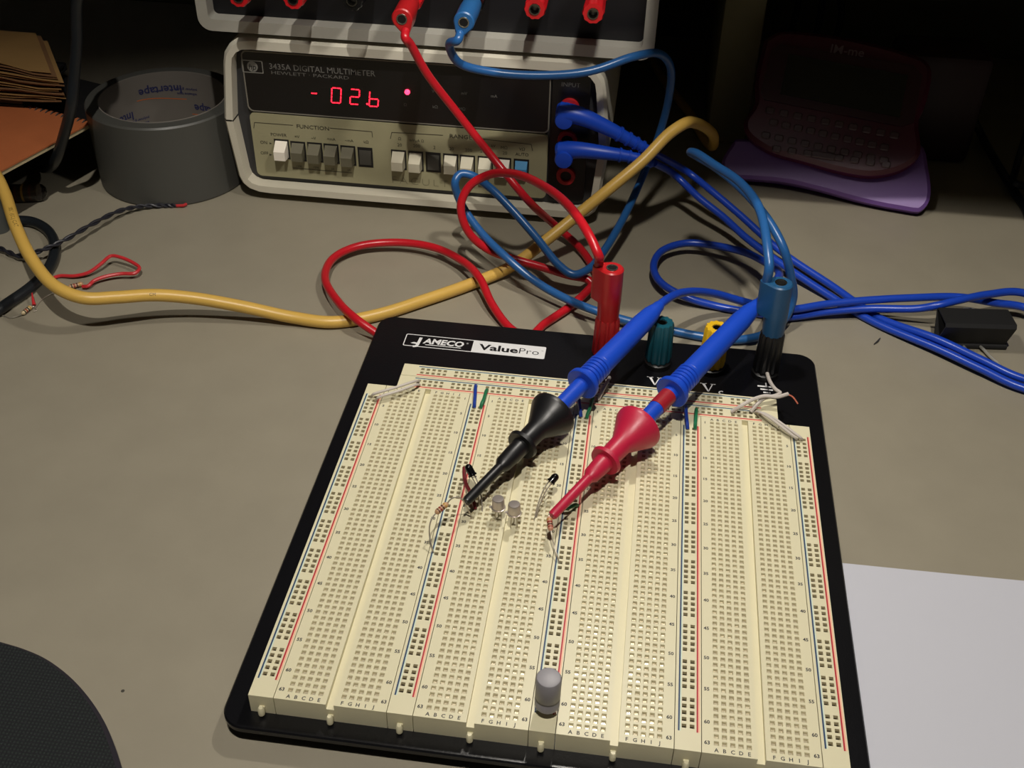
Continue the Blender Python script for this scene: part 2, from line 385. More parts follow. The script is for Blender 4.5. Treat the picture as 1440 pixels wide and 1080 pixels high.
# ------------------------------------------------------------------ digital multimeter
FY = 345.0
def M(u, v): p = Y(u, v, FY); return p.x, p.z
mm = thing('multimeter', (-16, 460, 0), 'cream bench multimeter with red digit display and push buttons', 'multimeter')
m_case = mat('case_cream', (205, 200, 184), .5, bump=(700, .15))
m_case2 = mat('case_cream_low', (200, 194, 176), .5, bump=(700, .15))
m_bez = mat('bezel_dark', (48, 48, 50), .5)
m_win = mat('window_black', (16, 14, 15), .3)
m_tan = mat('panel_tan', (152, 147, 116), .55, noise=(60, .04))
MX = -16.0
up_o = [(-124.2, 50), (-120, 83), (-118.6, 88.5), (-115, 93.5), (-110.5, 96.6), (-104, 97.6)]
lo_o = [(-103, 4.6), (-110, 5), (-115.5, 6.8), (-119, 10), (-120.8, 14.5), (-124.2, 49)]
def mir(L_): return [(2 * MX - a, b) for a, b in reversed(L_)]
lo_o.reverse(); up = up_o + mir(up_o); low = lo_o + mir(lo_o)
ezb = Vector((0, 1, 0))
def frame_part(name, outer, inner, m):
    q = MB(); n = len(outer)
    o_ = [Vector((a, FY, b)) for a, b in outer]; oi = [Vector((a, FY, b)) for a, b in inner]
    ob = [Vector((a, FY + 262, b)) for a, b in outer]; ib = [Vector((a, FY + 9, b)) for a, b in inner]
    o1 = [Vector((MX + (a - MX) * .985, FY - 2.2, 50 + (b - 50) * .975)) for a, b in outer]; i1 = [Vector((a, FY - 2.2, b)) for a, b in inner]
    vs_ = ob + o_ + o1 + i1 + ib; fs = []
    for r in range(4):
        for k in range(n - 1): fs.append((r * n + k, r * n + k + 1, (r + 1) * n + k + 1, (r + 1) * n + k))
    fs.append(tuple(range(n)))
    q.add(vs_, fs); return q.build(name, m, mm, sharp=30)
ui = [(-118.6, 50), (-115.2, 81), (-114.2, 86), (-111.5, 89.4), (-108, 91.2), (-103, 91.6)]; up_i = ui + mir(ui)
li = [(-118.6, 49), (-115.9, 17), (-114.9, 13.5), (-112.5, 11.2), (-108.5, 10.0), (-103, 9.8)]; low_i = li + mir(li)
frame_part('upper_case', up, up_i, m_case); frame_part('lower_case', low, low_i, m_case2)
PYm = FY + 4.0
q = MB(); q.prism(low_i + up_i[::-1], (0, PYm + 2.5, 0), XA, ZA, YA, 0, 3); q.build('bezel', m_bez, mm)
xw = 58.2
q = MB(); q.prism(rrect(-111, xw, 53.6, 88.2, 3, 4), (0, PYm, 0), XA, ZA, YA, 0, 2.4); q.build('display_window', m_win, mm)
q = MB(); q.ringprism(rrect(-111.3, xw + .3, 53.3, 88.5, 3.2, 4), rrect(-110.6, xw - .4, 54, 87.8, 2.8, 4), (0, PYm - .05, 0), XA, ZA, YA, 0, .4); q.build('window_trim', mat('trim_grey', (120, 116, 106), .4), mm)
q = MB(); q.prism(rrect(-111, xw, 13.4, 52.4, 3, 4), (0, PYm, 0), XA, ZA, YA, 0, 2.4); q.build('button_panel', m_tan, mm)
q = MB(); q.prism(rrect(xw + 1.2, 79.8, 13.4, 88.2, 3, 4), (0, PYm, 0), XA, ZA, YA, 0, 2.4); inp = q.build('input_panel', m_win, mm)
for x in (-100, 68):
    for y in (FY + 22, FY + 235):
        q = MB(); q.lathe((x, y, 0), ZA, [(0, 6), (4.7, 7)], 16); q.build('rubber_foot', m_rubber, mm)
EX, EYv = XA, ZA
def onp(u, v, lift=.15):   # point on the instrument's panel plane
    p = Y(u, v, PYm); return Vector((p.x, PYm - lift, p.z))
# seven segment digits
m_seg = mat('led_red', (60, 4, 8), .4, emit=(255, 26, 44), es=5.5)
SEG = {'0': 'abcdef', '2': 'abged', '6': 'cdefg', '-': 'g'}
def digit(ch, u, v, w, h):
    c = onp(u, v, .3); t = .62; sk = .12; q = MB(); q.flat = True
    def bar(x0, z0, x1, z1):
        for (a, b) in ((.06, .47), (.53, .94)):
            xa, za = x0 + (x1 - x0) * a, z0 + (z1 - z0) * a; xb, zb = x0 + (x1 - x0) * b, z0 + (z1 - z0) * b
            dx, dz = xb - xa, zb - za; L_ = math.hypot(dx, dz); nx, nz = -dz / L_ * t / 2, dx / L_ * t / 2
            q.add([(c.x + xx + zz * sk, c.y, c.z + zz) for xx, zz in ((xa - nx, za - nz), (xb - nx, zb - nz), (xb + nx, zb + nz), (xa + nx, za + nz))], [(0, 1, 2, 3)])
    W, Hh = w / 2, h / 2
    S = {'a': (-W, Hh, W, Hh), 'b': (W, Hh, W, 0), 'c': (W, 0, W, -Hh), 'd': (-W, -Hh, W, -Hh), 'e': (-W, -Hh, -W, 0), 'f': (-W, 0, -W, Hh), 'g': (-W, 0, W, 0)}
    for s_ in SEG[ch]: bar(*S[s_])
    return q.build('display_digit', m_seg, mm)
digit('-', 442, 131, 3.6, 7); digit('0', 473, 134, 5.2, 8.6); digit('2', 499, 136, 5.0, 8.6); digit('6', 526, 139, 5.0, 8.6)
q = MB(); c = onp(516.5, 146, .3); q.lathe(c, (0, -1, 0), [(0, .55), (.1, .5)], 10); q.build('decimal_point', m_seg, mm)
q = MB(); c = onp(573, 129, .2); q.lathe(c, (0, -1, 0), [(0, 1.5), (.8, 1.4), (1.4, .8)], 14); q.build('indicator_lamp', mat('led_lamp_red', (120, 10, 20), .3, emit=(255, 44, 76), es=6), mm)
# printed lettering
wt = MB(); wt.flat = True; bt = MB(); bt.flat = True; ht = MB(); ht.flat = True
def lt(mb, s, u, v, h, width_px=None, bold=.0, align='c', space=1.0):
    p = onp(u, v); wd = None
    if width_px: wd = (onp(u + width_px / 2, v) - onp(u - width_px / 2, v)).length
    mb.text(s, p, XA, ZA, h, width=wd, bold=bold, align=align, space=space)
lt(ht, '3435A DIGITAL MULTIMETER', 453, 98, 3.2, 148, .01); lt(ht, 'HEWLETT · PACKARD', 436, 105.5, 1.9, 108, 0)
for s_, u, v in (('Ω', 570, 147), ('kΩ', 612, 150), ('MΩ', 650, 153), ('V', 609, 128), ('mV', 653, 131), ('mA', 695, 135)): lt(ht, s_, u, v, 1.7)
lt(ht, 'INPUT', 803, 119, 2.4, 26)
ht.build('printed_lettering', mat('ink_grey', (96, 94, 90), .6), mm)
lt(bt, 'FUNCTION', 440, 179, 2.3, 45, .01); lt(bt, 'RANGE', 648, 192, 2.3, 31, .01)
def ln(u0, v0, u1, v1, t=.35):
    a, b = onp(u0, v0), onp(u1, v1); d_ = (b - a).normalized(); n_ = Vector((-d_.z, 0, d_.x)) * t / 2
    bt.add([a - n_, b - n_, b + n_, a + n_], [(0, 1, 2, 3)])
for a in ((358, 172, 412, 176), (358, 172, 357, 180), (464, 180, 523, 185), (523, 185, 524, 193), (551, 186, 623, 190), (551, 186, 549, 195), (666, 194, 747, 203), (747, 203, 749, 212), (412, 236, 495, 243)): ln(*a)
for s_, u, v, h in (('POWER', 392, 189.5, 1.9), ('ON', 371, 200, 1.9), ('OFF', 372, 215, 1.9), ('=V', 418, 192, 1.7), ('~V', 441, 194, 1.7), ('=mA', 466, 195.5, 1.7), ('~mA', 491, 197.5, 1.7), ('kΩ', 515, 199.5, 1.7),
                    ('Ω', 562, 195, 1.7), ('20', 562, 203.5, 1.9), ('mVµA Ω', 586, 197.5, 1.6), ('200', 586, 205, 1.9), ('2', 611, 207, 1.9), ('20', 635, 209, 1.9), ('200', 659, 211, 1.9), ('2000', 682, 212.5, 1.9), ('kV', 694, 205, 1.6), ('MΩ', 709, 207.5, 1.8), ('20', 710, 215, 1.9), ('VΩ', 734, 209.5, 1.8), ('AUTO', 734, 217, 1.9),
                    ('1200', 421, 233.5, 1.2), ('1200', 445, 235.5, 1.2), ('2A', 468, 237.5, 1.2), ('2A', 491, 239, 1.2)): lt(bt, s_, u, v, h)
for u, v in ((381, 201.5), (381, 217.5)):
    p = onp(u, v); bt.add([p + XA * a + ZA * b for a, b in ((-.8, -.6), (.8, 0), (-.8, .6))], [(0, 1, 2)])
gt = MB(); gt.flat = True; lt(gt, 'FACULTY', 598, 256, 4.4, 92, -.018, space=1.3); gt.build('worn_lettering', mat('ink_faint', (122, 117, 90), .6), mm)
bt.build('printed_lettering', mat('ink_brown', (62, 58, 46), .6), mm)
# maker emblem
em = MB(); a, b = onp(339, 83.5), onp(371, 103.5); em.ringprism(rrect(a.x, b.x, b.z, a.z, .4, 2), rrect(a.x + .5, b.x - .5, b.z + .5, a.z - .5, .3, 2), (0, PYm - .1, 0), XA, ZA, -YA, 0, .1)
cx_, cz_ = (a.x + b.x) / 2, (a.z + b.z) / 2
em.lathe((cx_, PYm - .1, cz_), (0, -1, 0), [(0, 3.0), (.12, 3.0)], 24)
emb = em.build('maker_emblem', mat('emblem_grey', (120, 118, 112), .5), mm)
et = MB(); et.flat = True; et.text('hp', (cx_, PYm - .3, cz_), XA, ZA, 3.2, bold=.0, shear=.25); et.build('emblem_lettering', m_black, emb)
# push buttons: black slot, sloped key
KEY = [(397, 209, 'w', 6.5), (420, 212, 'd', 5), (443.5, 213.5, 'd', 6), (466.5, 215.5, 'd', 6), (490, 218, 'd', 6), (514, 220.5, 'p', 1.2),
       (561, 224, 'l', 6), (585, 226, 'l', 6), (609.5, 227.5, 'p', 1.5), (634, 229.5, 'l', 5), (657.5, 231.5, 'l', 6.5), (682.5, 233, 'l', 6), (708, 235, 'w', 4), (733, 237, 'b', 3)]
KM = {'w': mat('key_white', (236, 228, 214), .4), 'd': mat('key_olive', (96, 92, 74), .5), 'p': mat('key_dark', (66, 64, 58), .5), 'l': mat('key_light', (196, 190, 168), .45), 'b': mat('key_blue', (62, 140, 190), .45)}
for u, v, kk, pr_ in KEY:
    c = onp(u, v); sl = MB(); sl.box(c.x - 4.3, c.x + 4.3, PYm - .25, PYm + .5, c.z - 6.3, c.z + 5.8)
    so = sl.build('button_slot', m_black, mm)
    k = MB(); hx, hz = 3.5, 5.0; y0 = PYm; y1 = PYm - pr_
    vs_ = [(c.x + sx * hx, y0, c.z + sz * hz) for sx, sz in ((-1, -1), (1, -1), (1, 1), (-1, 1))] + [(c.x + sx * hx * .92, y1, c.z + sz) for sx, sz in ((-1, -hz * .9), (1, -hz * .9), (1, hz * .15), (-1, hz * .15))]
    k.add(vs_, [(0, 1, 2, 3), (4, 5, 6, 7), (0, 1, 5, 4), (1, 2, 6, 5), (2, 3, 7, 6), (3, 0, 4, 7)]); ko = k.build('push_button', KM[kk], mm)
# input sockets with red rings
for u, v in ((801, 151), (798, 196), (796, 246)):
    c = onp(u, v); q = MB(); q.lathe((c.x, PYm, c.z), (0, -1, 0), [(0, 5.4), (2.2, 5.2), (2.2, 3.2), (.6, 3.0)], 28); so = q.build('input_socket', mat('socket_red', (190, 34, 40), .4), mm)
    q = MB(); q.lathe((c.x, PYm - .7, c.z), (0, -1, 0), [(0, 3), (.05, 3)], 20); q.build('socket_hole', m_black, so)

# ------------------------------------------------------------------ instrument stacked on top
BZ = 100.4; BYF = 343.0
bx_ = thing('bench_instrument', (-10, 460, BZ), 'dark panel bench instrument with red terminals stacked on the multimeter', 'instrument')
oz = rrect(-130, 111, BZ, BZ + 92, 7, 6); iz = rrect(-124, 105, BZ + 6.2, BZ + 86, 2.5, 6)
m_grey = mat('case_grey', (176, 174, 164), .5, bump=(700, .15))
q = MB(); q.ringprism(oz, iz, (0, BYF, 0), XA, ZA, YA, 0, 20); q.build('front_frame', m_grey, bx_)
q = MB(); q.prism(rrect(-127, 108, BZ + 2, BZ + 90, 6, 6), (0, BYF, 0), XA, ZA, YA, 20, 255); q.build('housing', mat('housing_dark', (60, 58, 54), .6), bx_)
q = MB(); q.prism(rrect(-125, 106, BZ + 5, BZ + 87, 2.5, 6), (0, BYF, 0), XA, ZA, YA, 9, 18); q.build('front_panel', mat('panel_navy', (13, 13, 18), .45), bx_)
for x in (-95, 72):
    for y in (BYF + 25, BYF + 225):
        q = MB(); q.lathe((x, y, 97.55), ZA, [(0, 6), (BZ + 2 - 97.55, 6.5)], 16); q.build('rubber_foot', m_rubber, bx_)
m_tred = mat('terminal_red', (205, 26, 34), .25)
JY = 319.0
JACK = [(335, -4, 'r'), (412, -1, 'r'), (495, 1, 'k'), (577, 3.5, 'r'), (664, 6, 'k'), (752, 13, 'r'), (834, 19, 'r')]
JC = []
for u, v, kk in JACK:
    p = Y(u, v, JY); JC.append(p)
    m_ = m_tred if kk == 'r' else mat('terminal_black', (14, 14, 15), .25)
    q = MB(); q.lathe((p.x, BYF + 9, p.z), (0, -1, 0), [(0, 6), (3, 6), (4, 4.8), (BYF + 9 - JY - 1.5, 5.5), (BYF + 9 - JY, 5.0), (BYF + 9 - JY, 2.8), (BYF + 3 - JY, 2.7)], 40, flute=.06, nf=10); t = q.build('terminal', m_, bx_)
    q = MB(); q.lathe((p.x, JY + 4, p.z), (0, -1, 0), [(0, 2.75), (4.6, 2.75), (4.6, 2.2), (0.5, 2.1)], 20); q.build('metal_socket', mat('steel_dark', (120, 118, 112), .3, metal=1), t)

# ------------------------------------------------------------------ stacking banana plugs
m_hole = mat('socket_black', (10, 10, 10), .5); m_steel = mat('steel', (190, 188, 180), .22, metal=1)
def plug(parent, o, d, side, m, ln_=27.0, r=5.3):
    """stacking plug: body along d from o, cable lobe on the side; returns the cable entry"""
    o = Vector(o); d = Vector(d).normalized(); side = Vector(side); side = (side - d * side.dot(d)).normalized(); w_ = d.cross(side)
    out = []
    n = 40
    for k in range(n):
        a = 2 * math.pi * k / n; x, y = math.cos(a), math.sin(a)
        rx = r if x < 0 else r + 3.6 * max(0, x) ** 1.5
        out.append((x * rx, y * (r if x < .3 else r * (1 - .35 * (x - .3)))))
    q = MB(); q.prism(out, o, side, w_, d, ln_ * .36, ln_, bev=.6); q.lathe(o, d, [(0, r * .92), (ln_ * .36, r)], 28)
    b = q.build('banana_plug', m, parent)
    q = MB(); q.lathe(o + d * (ln_ + .02), d, [(0, 2.7), (.25, 2.6), (.25, 2.05), (.06, 2.0)], 20); q.build('metal_socket', m_steel, b)
    q = MB(); q.lathe(o + d * (ln_ + .04), d, [(0, 2.1), (.06, 2.1)], 20); q.build('socket_hole', m_hole, b)
    return o + side * (r + .9) + d * ln_

m_rcab = mat('cable_red', (186, 24, 36), .3); m_lbcab = mat('cable_light_blue', (36, 88, 146), .32); m_bcab = mat('cable_blue', (26, 66, 178), .32)
m_rplug = mat('plug_red', (176, 26, 30), .35); m_lbplug = mat('plug_light_blue', (32, 80, 120), .38)
# red lead
p = JC[3]; red = thing('banana_lead', (POST_X[0], POST_Y, PTOP), 'red banana lead from the top instrument to the red binding post', 'cable', 'stacking banana leads')
e0 = plug(red, (p.x, JY, p.z), (0.02, -1, -.02), (.25, 0, -1), m_rplug, 22, 5.0)
e1 = plug(red, (POST_X[0], POST_Y, PTOP - .3), (0, 0, 1), (-1, .25, 0), m_rplug, 26.5)
rp = [e0 + Vector((0, 4, 1)), e0 + Vector((.5, -3, -2)), (577, 62, 'y', 297), (600, 103, 'y', 303), (640, 155, 'y', 308), (690, 218, 'y', 306), (740, 279, 'y', 298), (782, 318, 9), (812, 345, 4), (832, 372, 2.6), (848, 410, 2.4), (852, 450, 2.4), (830, 490, 2.4),
      (760, 505, 2.4), (660, 500, 2.4), (590, 494, 2.4), (545, 478, 3), (524, 465, 6), (500, 448, 9.4), (476, 425, 9), (457, 390, 7), (470, 362, 6), (505, 346, 6), (560, 341, 6.6), (610, 348, 7.4), (650, 367, 8.4), (675, 392, 10), (692, 428, 6), (718, 462, 2.6), (742, 474, 2.4), (765, 456, 2.4), (800, 432, 3.2), (824, 411, 5.0), (832, 400, 6.5), (826, 393, 8), (800, 387, 9), (760, 375, 10.5), (722, 364, 13), (685, 350, 18), (658, 325, 28), (648, 290, 41), (660, 262, 51), (690, 245, 59), (725, 245, 65), (765, 262, 70), (800, 290, 73), (828, 330, 72), (842, 360, 66), e1 + Vector((0, 0, 3)), e1 + Vector((0, 0, -2))]
q = MB(); q.tube(catmull(pp(rp), 8), 2.15, 12); q.build('cable', m_rcab, red)
# light blue lead
p = JC[4]; lbl = thing('banana_lead', (POST_X[3], POST_Y, PTOP), 'light blue banana lead from the top instrument to the black binding post', 'cable', 'stacking banana leads')
e0 = plug(lbl, (p.x, JY, p.z), (-.02, -1, -.05), (-.35, 0, -1), mat('plug_light_blue_top', (36, 92, 148), .38), 22, 5.0)
e1 = plug(lbl, (POST_X[3], POST_Y, PTOP - .3), (-.03, 0, 1), (-1, .25, 0), m_lbplug, 26.5)
bp_ = [e0 + Vector((0, 4, 1)), e0 + Vector((-.5, -3, -2)), (632, 62, 'y', 300), (645, 88, 'y', 306), (690, 101, 'y', 312), (760, 106, 'y', 316), (830, 100, 'y', 320), (890, 80, 'y', 328), (925, 75, 'y', 338), (943, 95, 'y', 350), (940, 140, 'y', 356), (925, 195, 'y', 360), (905, 245, 'y', 352), (880, 300, 'y', 326), (850, 352, 15), (828, 378, 13.5), (806, 386, 13.5), (785, 372, 16), (755, 335, 23), (720, 295, 33), (690, 265, 42), (664, 247, 49), (647, 245, 50), (640, 256, 47), (648, 285, 35), (675, 325, 25), (712, 362, 19), (755, 397, 11), (800, 422, 8.4), (840, 438, 7.4), (885, 452, 4.4), (935, 463, 2.4), (985, 473, 2.4), (1035, 478, 2.8), (1075, 470, 4), (1102, 450, 8), (1115, 420, 18), (1112, 388, 32), (1102, 350, 46), (1082, 312, 54), (1047, 270, 60), (1007, 236, 64), (979, 219, 66), (971, 214, 69), (980, 216, 72), (1003, 231, 73), (1040, 256, 74), (1068, 294, 75), (1079, 345, 71), e1 + Vector((0, 0, 6)), e1 + Vector((0, 0, -2))]
q = MB(); q.tube(catmull(pp(bp_), 8), 2.15, 12); q.build('cable', m_lbcab, lbl)

# ------------------------------------------------------------------ blue test leads with grabber tips
m_bprobe = mat('probe_blue', (22, 70, 190), .4); m_bk = mat('grabber_black', (20, 20, 22), .38); m_rd = mat('grabber_red', (182, 30, 62), .38)
def along(A, D, u, v):
    d = ray(u, v); w0 = A - CAM; a = D.dot(D); b = D.dot(d); c = d.dot(d); d_ = D.dot(w0); e = d.dot(w0)
    return (b * e - c * d_) / (a * c - b * b)
def test_lead(label, tip, end, stops, grab_m, cable, plug_pts, glabel, tape=None):
    A = Z(*tip); B = Z(*end); D = (B - A).normalized(); root = thing('test_lead', A, label, 'test lead', 'blue test leads')
    t = {k: along(A, D, *uv) for k, uv in stops.items()}; te = (B - A).length
    q = MB(); q.lathe(A, D, [(0, 1.5), (.8, 1.9), (t['step'] - 2, 2.1), (t['step'], 3.3), (t['collar'] - 1, 3.9), (t['collar'] - .9, 6.2), (t['collar'] + .6, 6.6), (t['collar'] + .9, 4.2), (t['neck'], 4.5), (t['neck'] * .5 + t['cone'] * .5, 7.6), (t['cone'] - 2, 9.8), (t['cone'] - 1, 10.0), (t['cone'], 10.0), (t['cone'] + .4, 9.6), (t['cone'] - .6, 3.6)], 36); g = q.build('grabber', grab_m, root, sharp=28); g['label'] = glabel
    q = MB(); q.tube([A - D * 2.2 + Vector((.7, 0, -.6)), A - D * .8 + Vector((.3, 0, 0)), A + D * 1], .4, 8); q.build('hook', m_steel, g)
    q = MB(); q.lathe(A, D, [(t['cone'] - 2, 3.3), (t['flange'] + .2, 3.5)], 24); sh = q.build('probe_shaft', m_bprobe, root)
    if tape:
        q = MB(); q.lathe(A, D, [(t['flange'] - 11, 3.62), (t['flange'] - 2.0, 3.68)], 24); q.build('red_band', mat('band_red', (150, 28, 40), .4), sh)
    pr_ = [(t['flange'], 6.9), (t['flange'] + .4, 7.3), (t['flange'] + 2.2, 7.1), (t['flange'] + 2.8, 5.0)]
    x = t['flange'] + 3.2
    for i in range(6): pr_ += [(x, 5.3), (x + 1.1, 5.3), (x + 1.35, 4.75), (x + 1.75, 4.75)]; x += 2.0
    pr_ += [(x, 4.9), (te - 16, 4.6), (te - 8, 4.0), (te - 7.6, 3.5), (te - 5.8, 3.5), (te - 5.6, 3.1), (te - 4.2, 3.1), (te - 4, 2.8), (te - 1, 2.6), (te, 2.2)]
    q = MB(); q.lathe(A, D, pr_, 32); q.build('probe_handle', m_bprobe, root, sharp=28)
    # angled shrouded plug on the multimeter
    P = catmull(pp(plug_pts['body']), 6); n = len(P); rad = [plug_pts['r0'] + (2.4 - plug_pts['r0']) * (i / (n - 1)) ** .8 for i in range(n)]; rad[0] *= .75
    q = MB(); q.tube(P, 0, 20, radii=rad); pb = q.build('plug_boot', m_bprobe, root)
    q = MB(); h = P[0]; q.lathe((h.x + 4.0, PYm - .6, h.z - 2.2), (0, -1, 0), [(0, 4.8), (14, 5.0), (15.4, 4.5), (15.6, 3.9)], 28); q.build('plug_head', m_bprobe, root)
    Q = P[int(n * .62):]; q = MB()
    for i in range(0, len(Q) - 1, 2):
        t_ = (Q[i + 1] - Q[i]).normalized(); q.lathe(Q[i], t_, [(0, rad[int(n * .62) + i] + .1), (.1, rad[int(n * .62) + i] + .7), (1.2, rad[int(n * .62) + i] + .6), (1.3, rad[int(n * .62) + i] + .05)], 14)
    q.build('strain_relief', m_bprobe, root)
    C = catmull([A + D * (te - 3), A + D * (te + 2)] + pp(cable) + [P[-1]], 8)
    q = MB(); q.tube(C, 2.0, 12); q.build('cable', m_bcab, root)
    return root
OUT1 = [Vector((345, 276, 7)), Vector((395, 268, 2.2)), Vector((425, 235, 2.2)), Vector((412, 205, 2.2)), Vector((360, 212, 2.2))]
OUT2 = [Vector((345, 266, 6)), Vector((390, 255, 6.6)), Vector((412, 235, 6.6)), Vector((400, 218, 6.6)), Vector((360, 222, 3))]
test_lead('blue test lead whose black grabber clip bites the left resistor lead', (655, 706, 26), (928, 429, 40),
          dict(step=(709, 655), collar=(737, 628), neck=(756, 606), cone=(779, 581), flange=(822, 545)), m_bk,
          [(958, 412, 34), (1000, 412, 22), (1045, 424, 12), (1085, 434, 8), (1115, 435, 8), (1160, 428, 9), (1210, 423, 10.5), (1280, 419, 11.5), (1350, 418, 10.5), (1400, 426, 9.5), (1440, 432, 8)] + OUT2 + [(1440, 533, 4), (1380, 506, 6), (1318, 477, 6.6), (1240, 449, 2.4), (1210, 430, 2.2), (1170, 402, 3), (1100, 355, 8), (1038, 300, 17), (1000, 268, 23), (967, 242, 28)],
          dict(body=[(784, 158, 'y', 339), (812, 162, 'y', 337.5), (850, 178, 'y', 338), (888, 198, 'y', 339), (915, 213, 'y', 340)], r0=6.2), 'black cone-shaped grabber tip')
test_lead('blue test lead whose red grabber clip bites the right resistor', (776, 726, 26), (1066, 426, 42),
          dict(step=(829, 666), collar=(852, 648), neck=(873, 624), cone=(897, 598), flange=(944, 553)), m_rd,
          [(1081, 407, 40), (1092, 394, 34), (1096, 385, 28), (1091, 377, 22), (1080, 371, 17), (1050, 356, 12), (1010, 346, 9), (965, 342, 7.5), (932, 352, 7), (919, 375, 7), (930, 398, 6.6), (965, 418, 5), (1010, 431, 2.4), (1060, 440, 2.2), (1105, 446, 2.8), (1160, 439, 4.4), (1220, 434, 7), (1290, 434, 11), (1320, 429, 15), (1345, 423, 16.5), (1390, 414, 16), (1440, 412, 14)] + OUT1 + [(1440, 546, 3), (1380, 519, 4), (1318, 490, 4), (1240, 458, 2.4), (1205, 440, 2.2), (1170, 418, 3), (1100, 372, 7), (1050, 335, 11), (1017, 305, 15), (983, 278, 20), (950, 247, 27)],
          dict(body=[(784, 212, 'y', 340), (812, 211, 'y', 338), (850, 215, 'y', 337), (890, 221, 'y', 338), (920, 229, 'y', 338)], r0=5.6), 'red cone-shaped grabber tip', tape=True)

# ------------------------------------------------------------------ yellow network cable
m_yel = mat('cable_yellow', (212, 172, 84), .38, noise=(25, .05))
yc = thing('network_cable', Z(470, 452, 0), 'thick yellow network cable running across the desk', 'cable')
yp = [Vector((-330, 300, 62)), (-60, 190, 52), (-10, 240, 43), (6, 270, 38), (22, 318, 34), (45, 365, 29), (78, 403, 25), (118, 419, 22), (165, 418, 20), (215, 415, 18), (270, 419, 14.5), (340, 431, 9.5), (410, 446, 4.6), (468, 453, 3.2), (530, 443, 3.2), (600, 421, 3.4), (660, 400, 3.6), (720, 374, 6), (768, 338, 17), (815, 300, 28), (860, 263, 40.5), (905, 225, 52.5), (940, 189, 63), (962, 174, 66.5), (978, 173, 'y', 364), (993, 180, 'y', 386), (1003, 191, 'y', 405), Vector((153, 428, 16)), Vector((150, 455, 7)), Vector((140, 500, 4)), Vector((120, 560, 3.4)), Vector((100, 640, 3.4))]
YP = catmull(pp(yp), 10)
q = MB(); q.tube(YP, 3.1, 14); ycab = q.build('cable', m_yel, yc)
# faint dark print along the sheath, lying on its upper side
pt = MB(); pt.flat = True
def cable_print(u0, v0, s, h, dist):
    i = min(range(len(YP) - 1), key=lambda k: (YP[k] - dist).length)
    d_ = (YP[i + 1] - YP[i]).normalized()
    view = (CAM - YP[i]).normalized(); view = (view - d_ * view.dot(d_)).normalized(); up_ = view.cross(d_)
    vs_, fs, x0, x1, y0, y1 = text_mesh(s)
    sc = h / .7; c_ = YP[i]
    L_ = [0]
    for k in range(i, len(YP) - 1): L_.append(L_[-1] + (YP[k + 1] - YP[k]).length)
    def at(s_):
        k = 0
        while k < len(L_) - 2 and L_[k + 1] < s_: k += 1
        f_ = (s_ - L_[k]) / max(1e-6, L_[k + 1] - L_[k]); return YP[i + k].lerp(YP[i + k + 1], f_), (YP[i + k + 1] - YP[i + k]).normalized()
    out = []
    for a, b in vs_:
        P0, dd = at((a - x0) * sc); vw = (CAM - P0).normalized(); vw = (vw - dd * vw.dot(dd)).normalized(); uu = vw.cross(dd)
        ang = ((b - .35) * sc + .4) / 3.14
        out.append(P0 + (vw * math.cos(ang) + uu * math.sin(ang)) * 3.14)
    pt.add(out, fs)
cable_print(0, 0, '1051 (UL) CAT', 2.0, Z(20, 300, 35)); cable_print(0, 0, 'CM', 1.5, Z(212, 414, 18))
pt.build('printed_lettering', mat('ink_cable', (86, 66, 26), .6), ycab)

# ------------------------------------------------------------------ parts plugged into the breadboard
m_lead = mat('tinned_lead', (186, 178, 164), .35, metal=.55)
def wire(name, pts, r, m, label, cat='wire', group=None, tips=True):
    P = catmull(pp(pts), 6); root = thing(name, P[0], label, cat, group)
    q = MB(); q.tube(P, r, 8); q.build('insulation', m, root)
    if tips:
        for a, b in ((P[0], P[1]), (P[-1], P[-2])):
            q = MB(); q.tube([a, Vector((a.x, a.y, ST - .9))] if a.z > ST - .8 else [a + ZA * .3, a - ZA * .6], .32, 6); q.build('bare_end', m_lead, root)
    return root
m_wwire = mat('wire_white', (196, 188, 180), .5); m_bwire = mat('wire_blue', (24, 58, 150), .45); m_gwire = mat('wire_green', (28, 110, 72), .45); m_brown = mat('wire_maroon', (110, 30, 36), .45)
z = ST
wire('jumper_wire', [(522.5, 557, z + .6), (526, 554, z + 3), (556, 545, z + 4), (584, 536, z + 3), (589, 536, z + .6)], .6, m_wwire, 'upper of two white jumpers at the left bus corner', group='white jumper wires')
wire('jumper_wire', [(528.8, 563, z + .6), (532, 559, z + 3), (560, 550, z + 4), (585, 541, z + 3), (590, 541, z + .6)], .6, m_wwire, 'lower of two white jumpers at the left bus corner', group='white jumper wires')
for i, (b0_, b1_, g0_, g1_, wh) in enumerate((((669, 542), (667, 573), (685, 548), (676, 573.5), 'left of the black probe'), ((813, 556), (817, 586), (834, 560), (825, 588), 'under the black probe flange'), ((964, 570), (967, 603), (979.5, 575), (977.5, 603), 'right of the red probe'))):
    for a, b, m_, cn in ((b0_, b1_, m_bwire, 'blue'), (g0_, g1_, m_gwire, 'green')):
        mid = ((a[0] + b[0]) / 2, (a[1] + b[1]) / 2)
        wire('jumper_wire', [(a[0], a[1], z + .6), (a[0] * .85 + b[0] * .15, a[1] * .85 + b[1] * .15 - 2, z + 2.2), (mid[0], mid[1], z + 2.4), (a[0] * .15 + b[0] * .85, a[1] * .15 + b[1] * .85 - 2, z + 2.2), (b[0], b[1], z + .6)], .75, m_, 'short %s jumper between bus strips, %s' % (cn, wh), group='short %s jumpers' % cn)
wire('jumper_wire', [(857, 531, PT + 1.2), (852, 541, z + 2.6), (846, 552, z + 3), (841, 562, z + .6)], .85, m_wwire, 'whitish wire from the red binding post into the bus', group='white jumper wires')
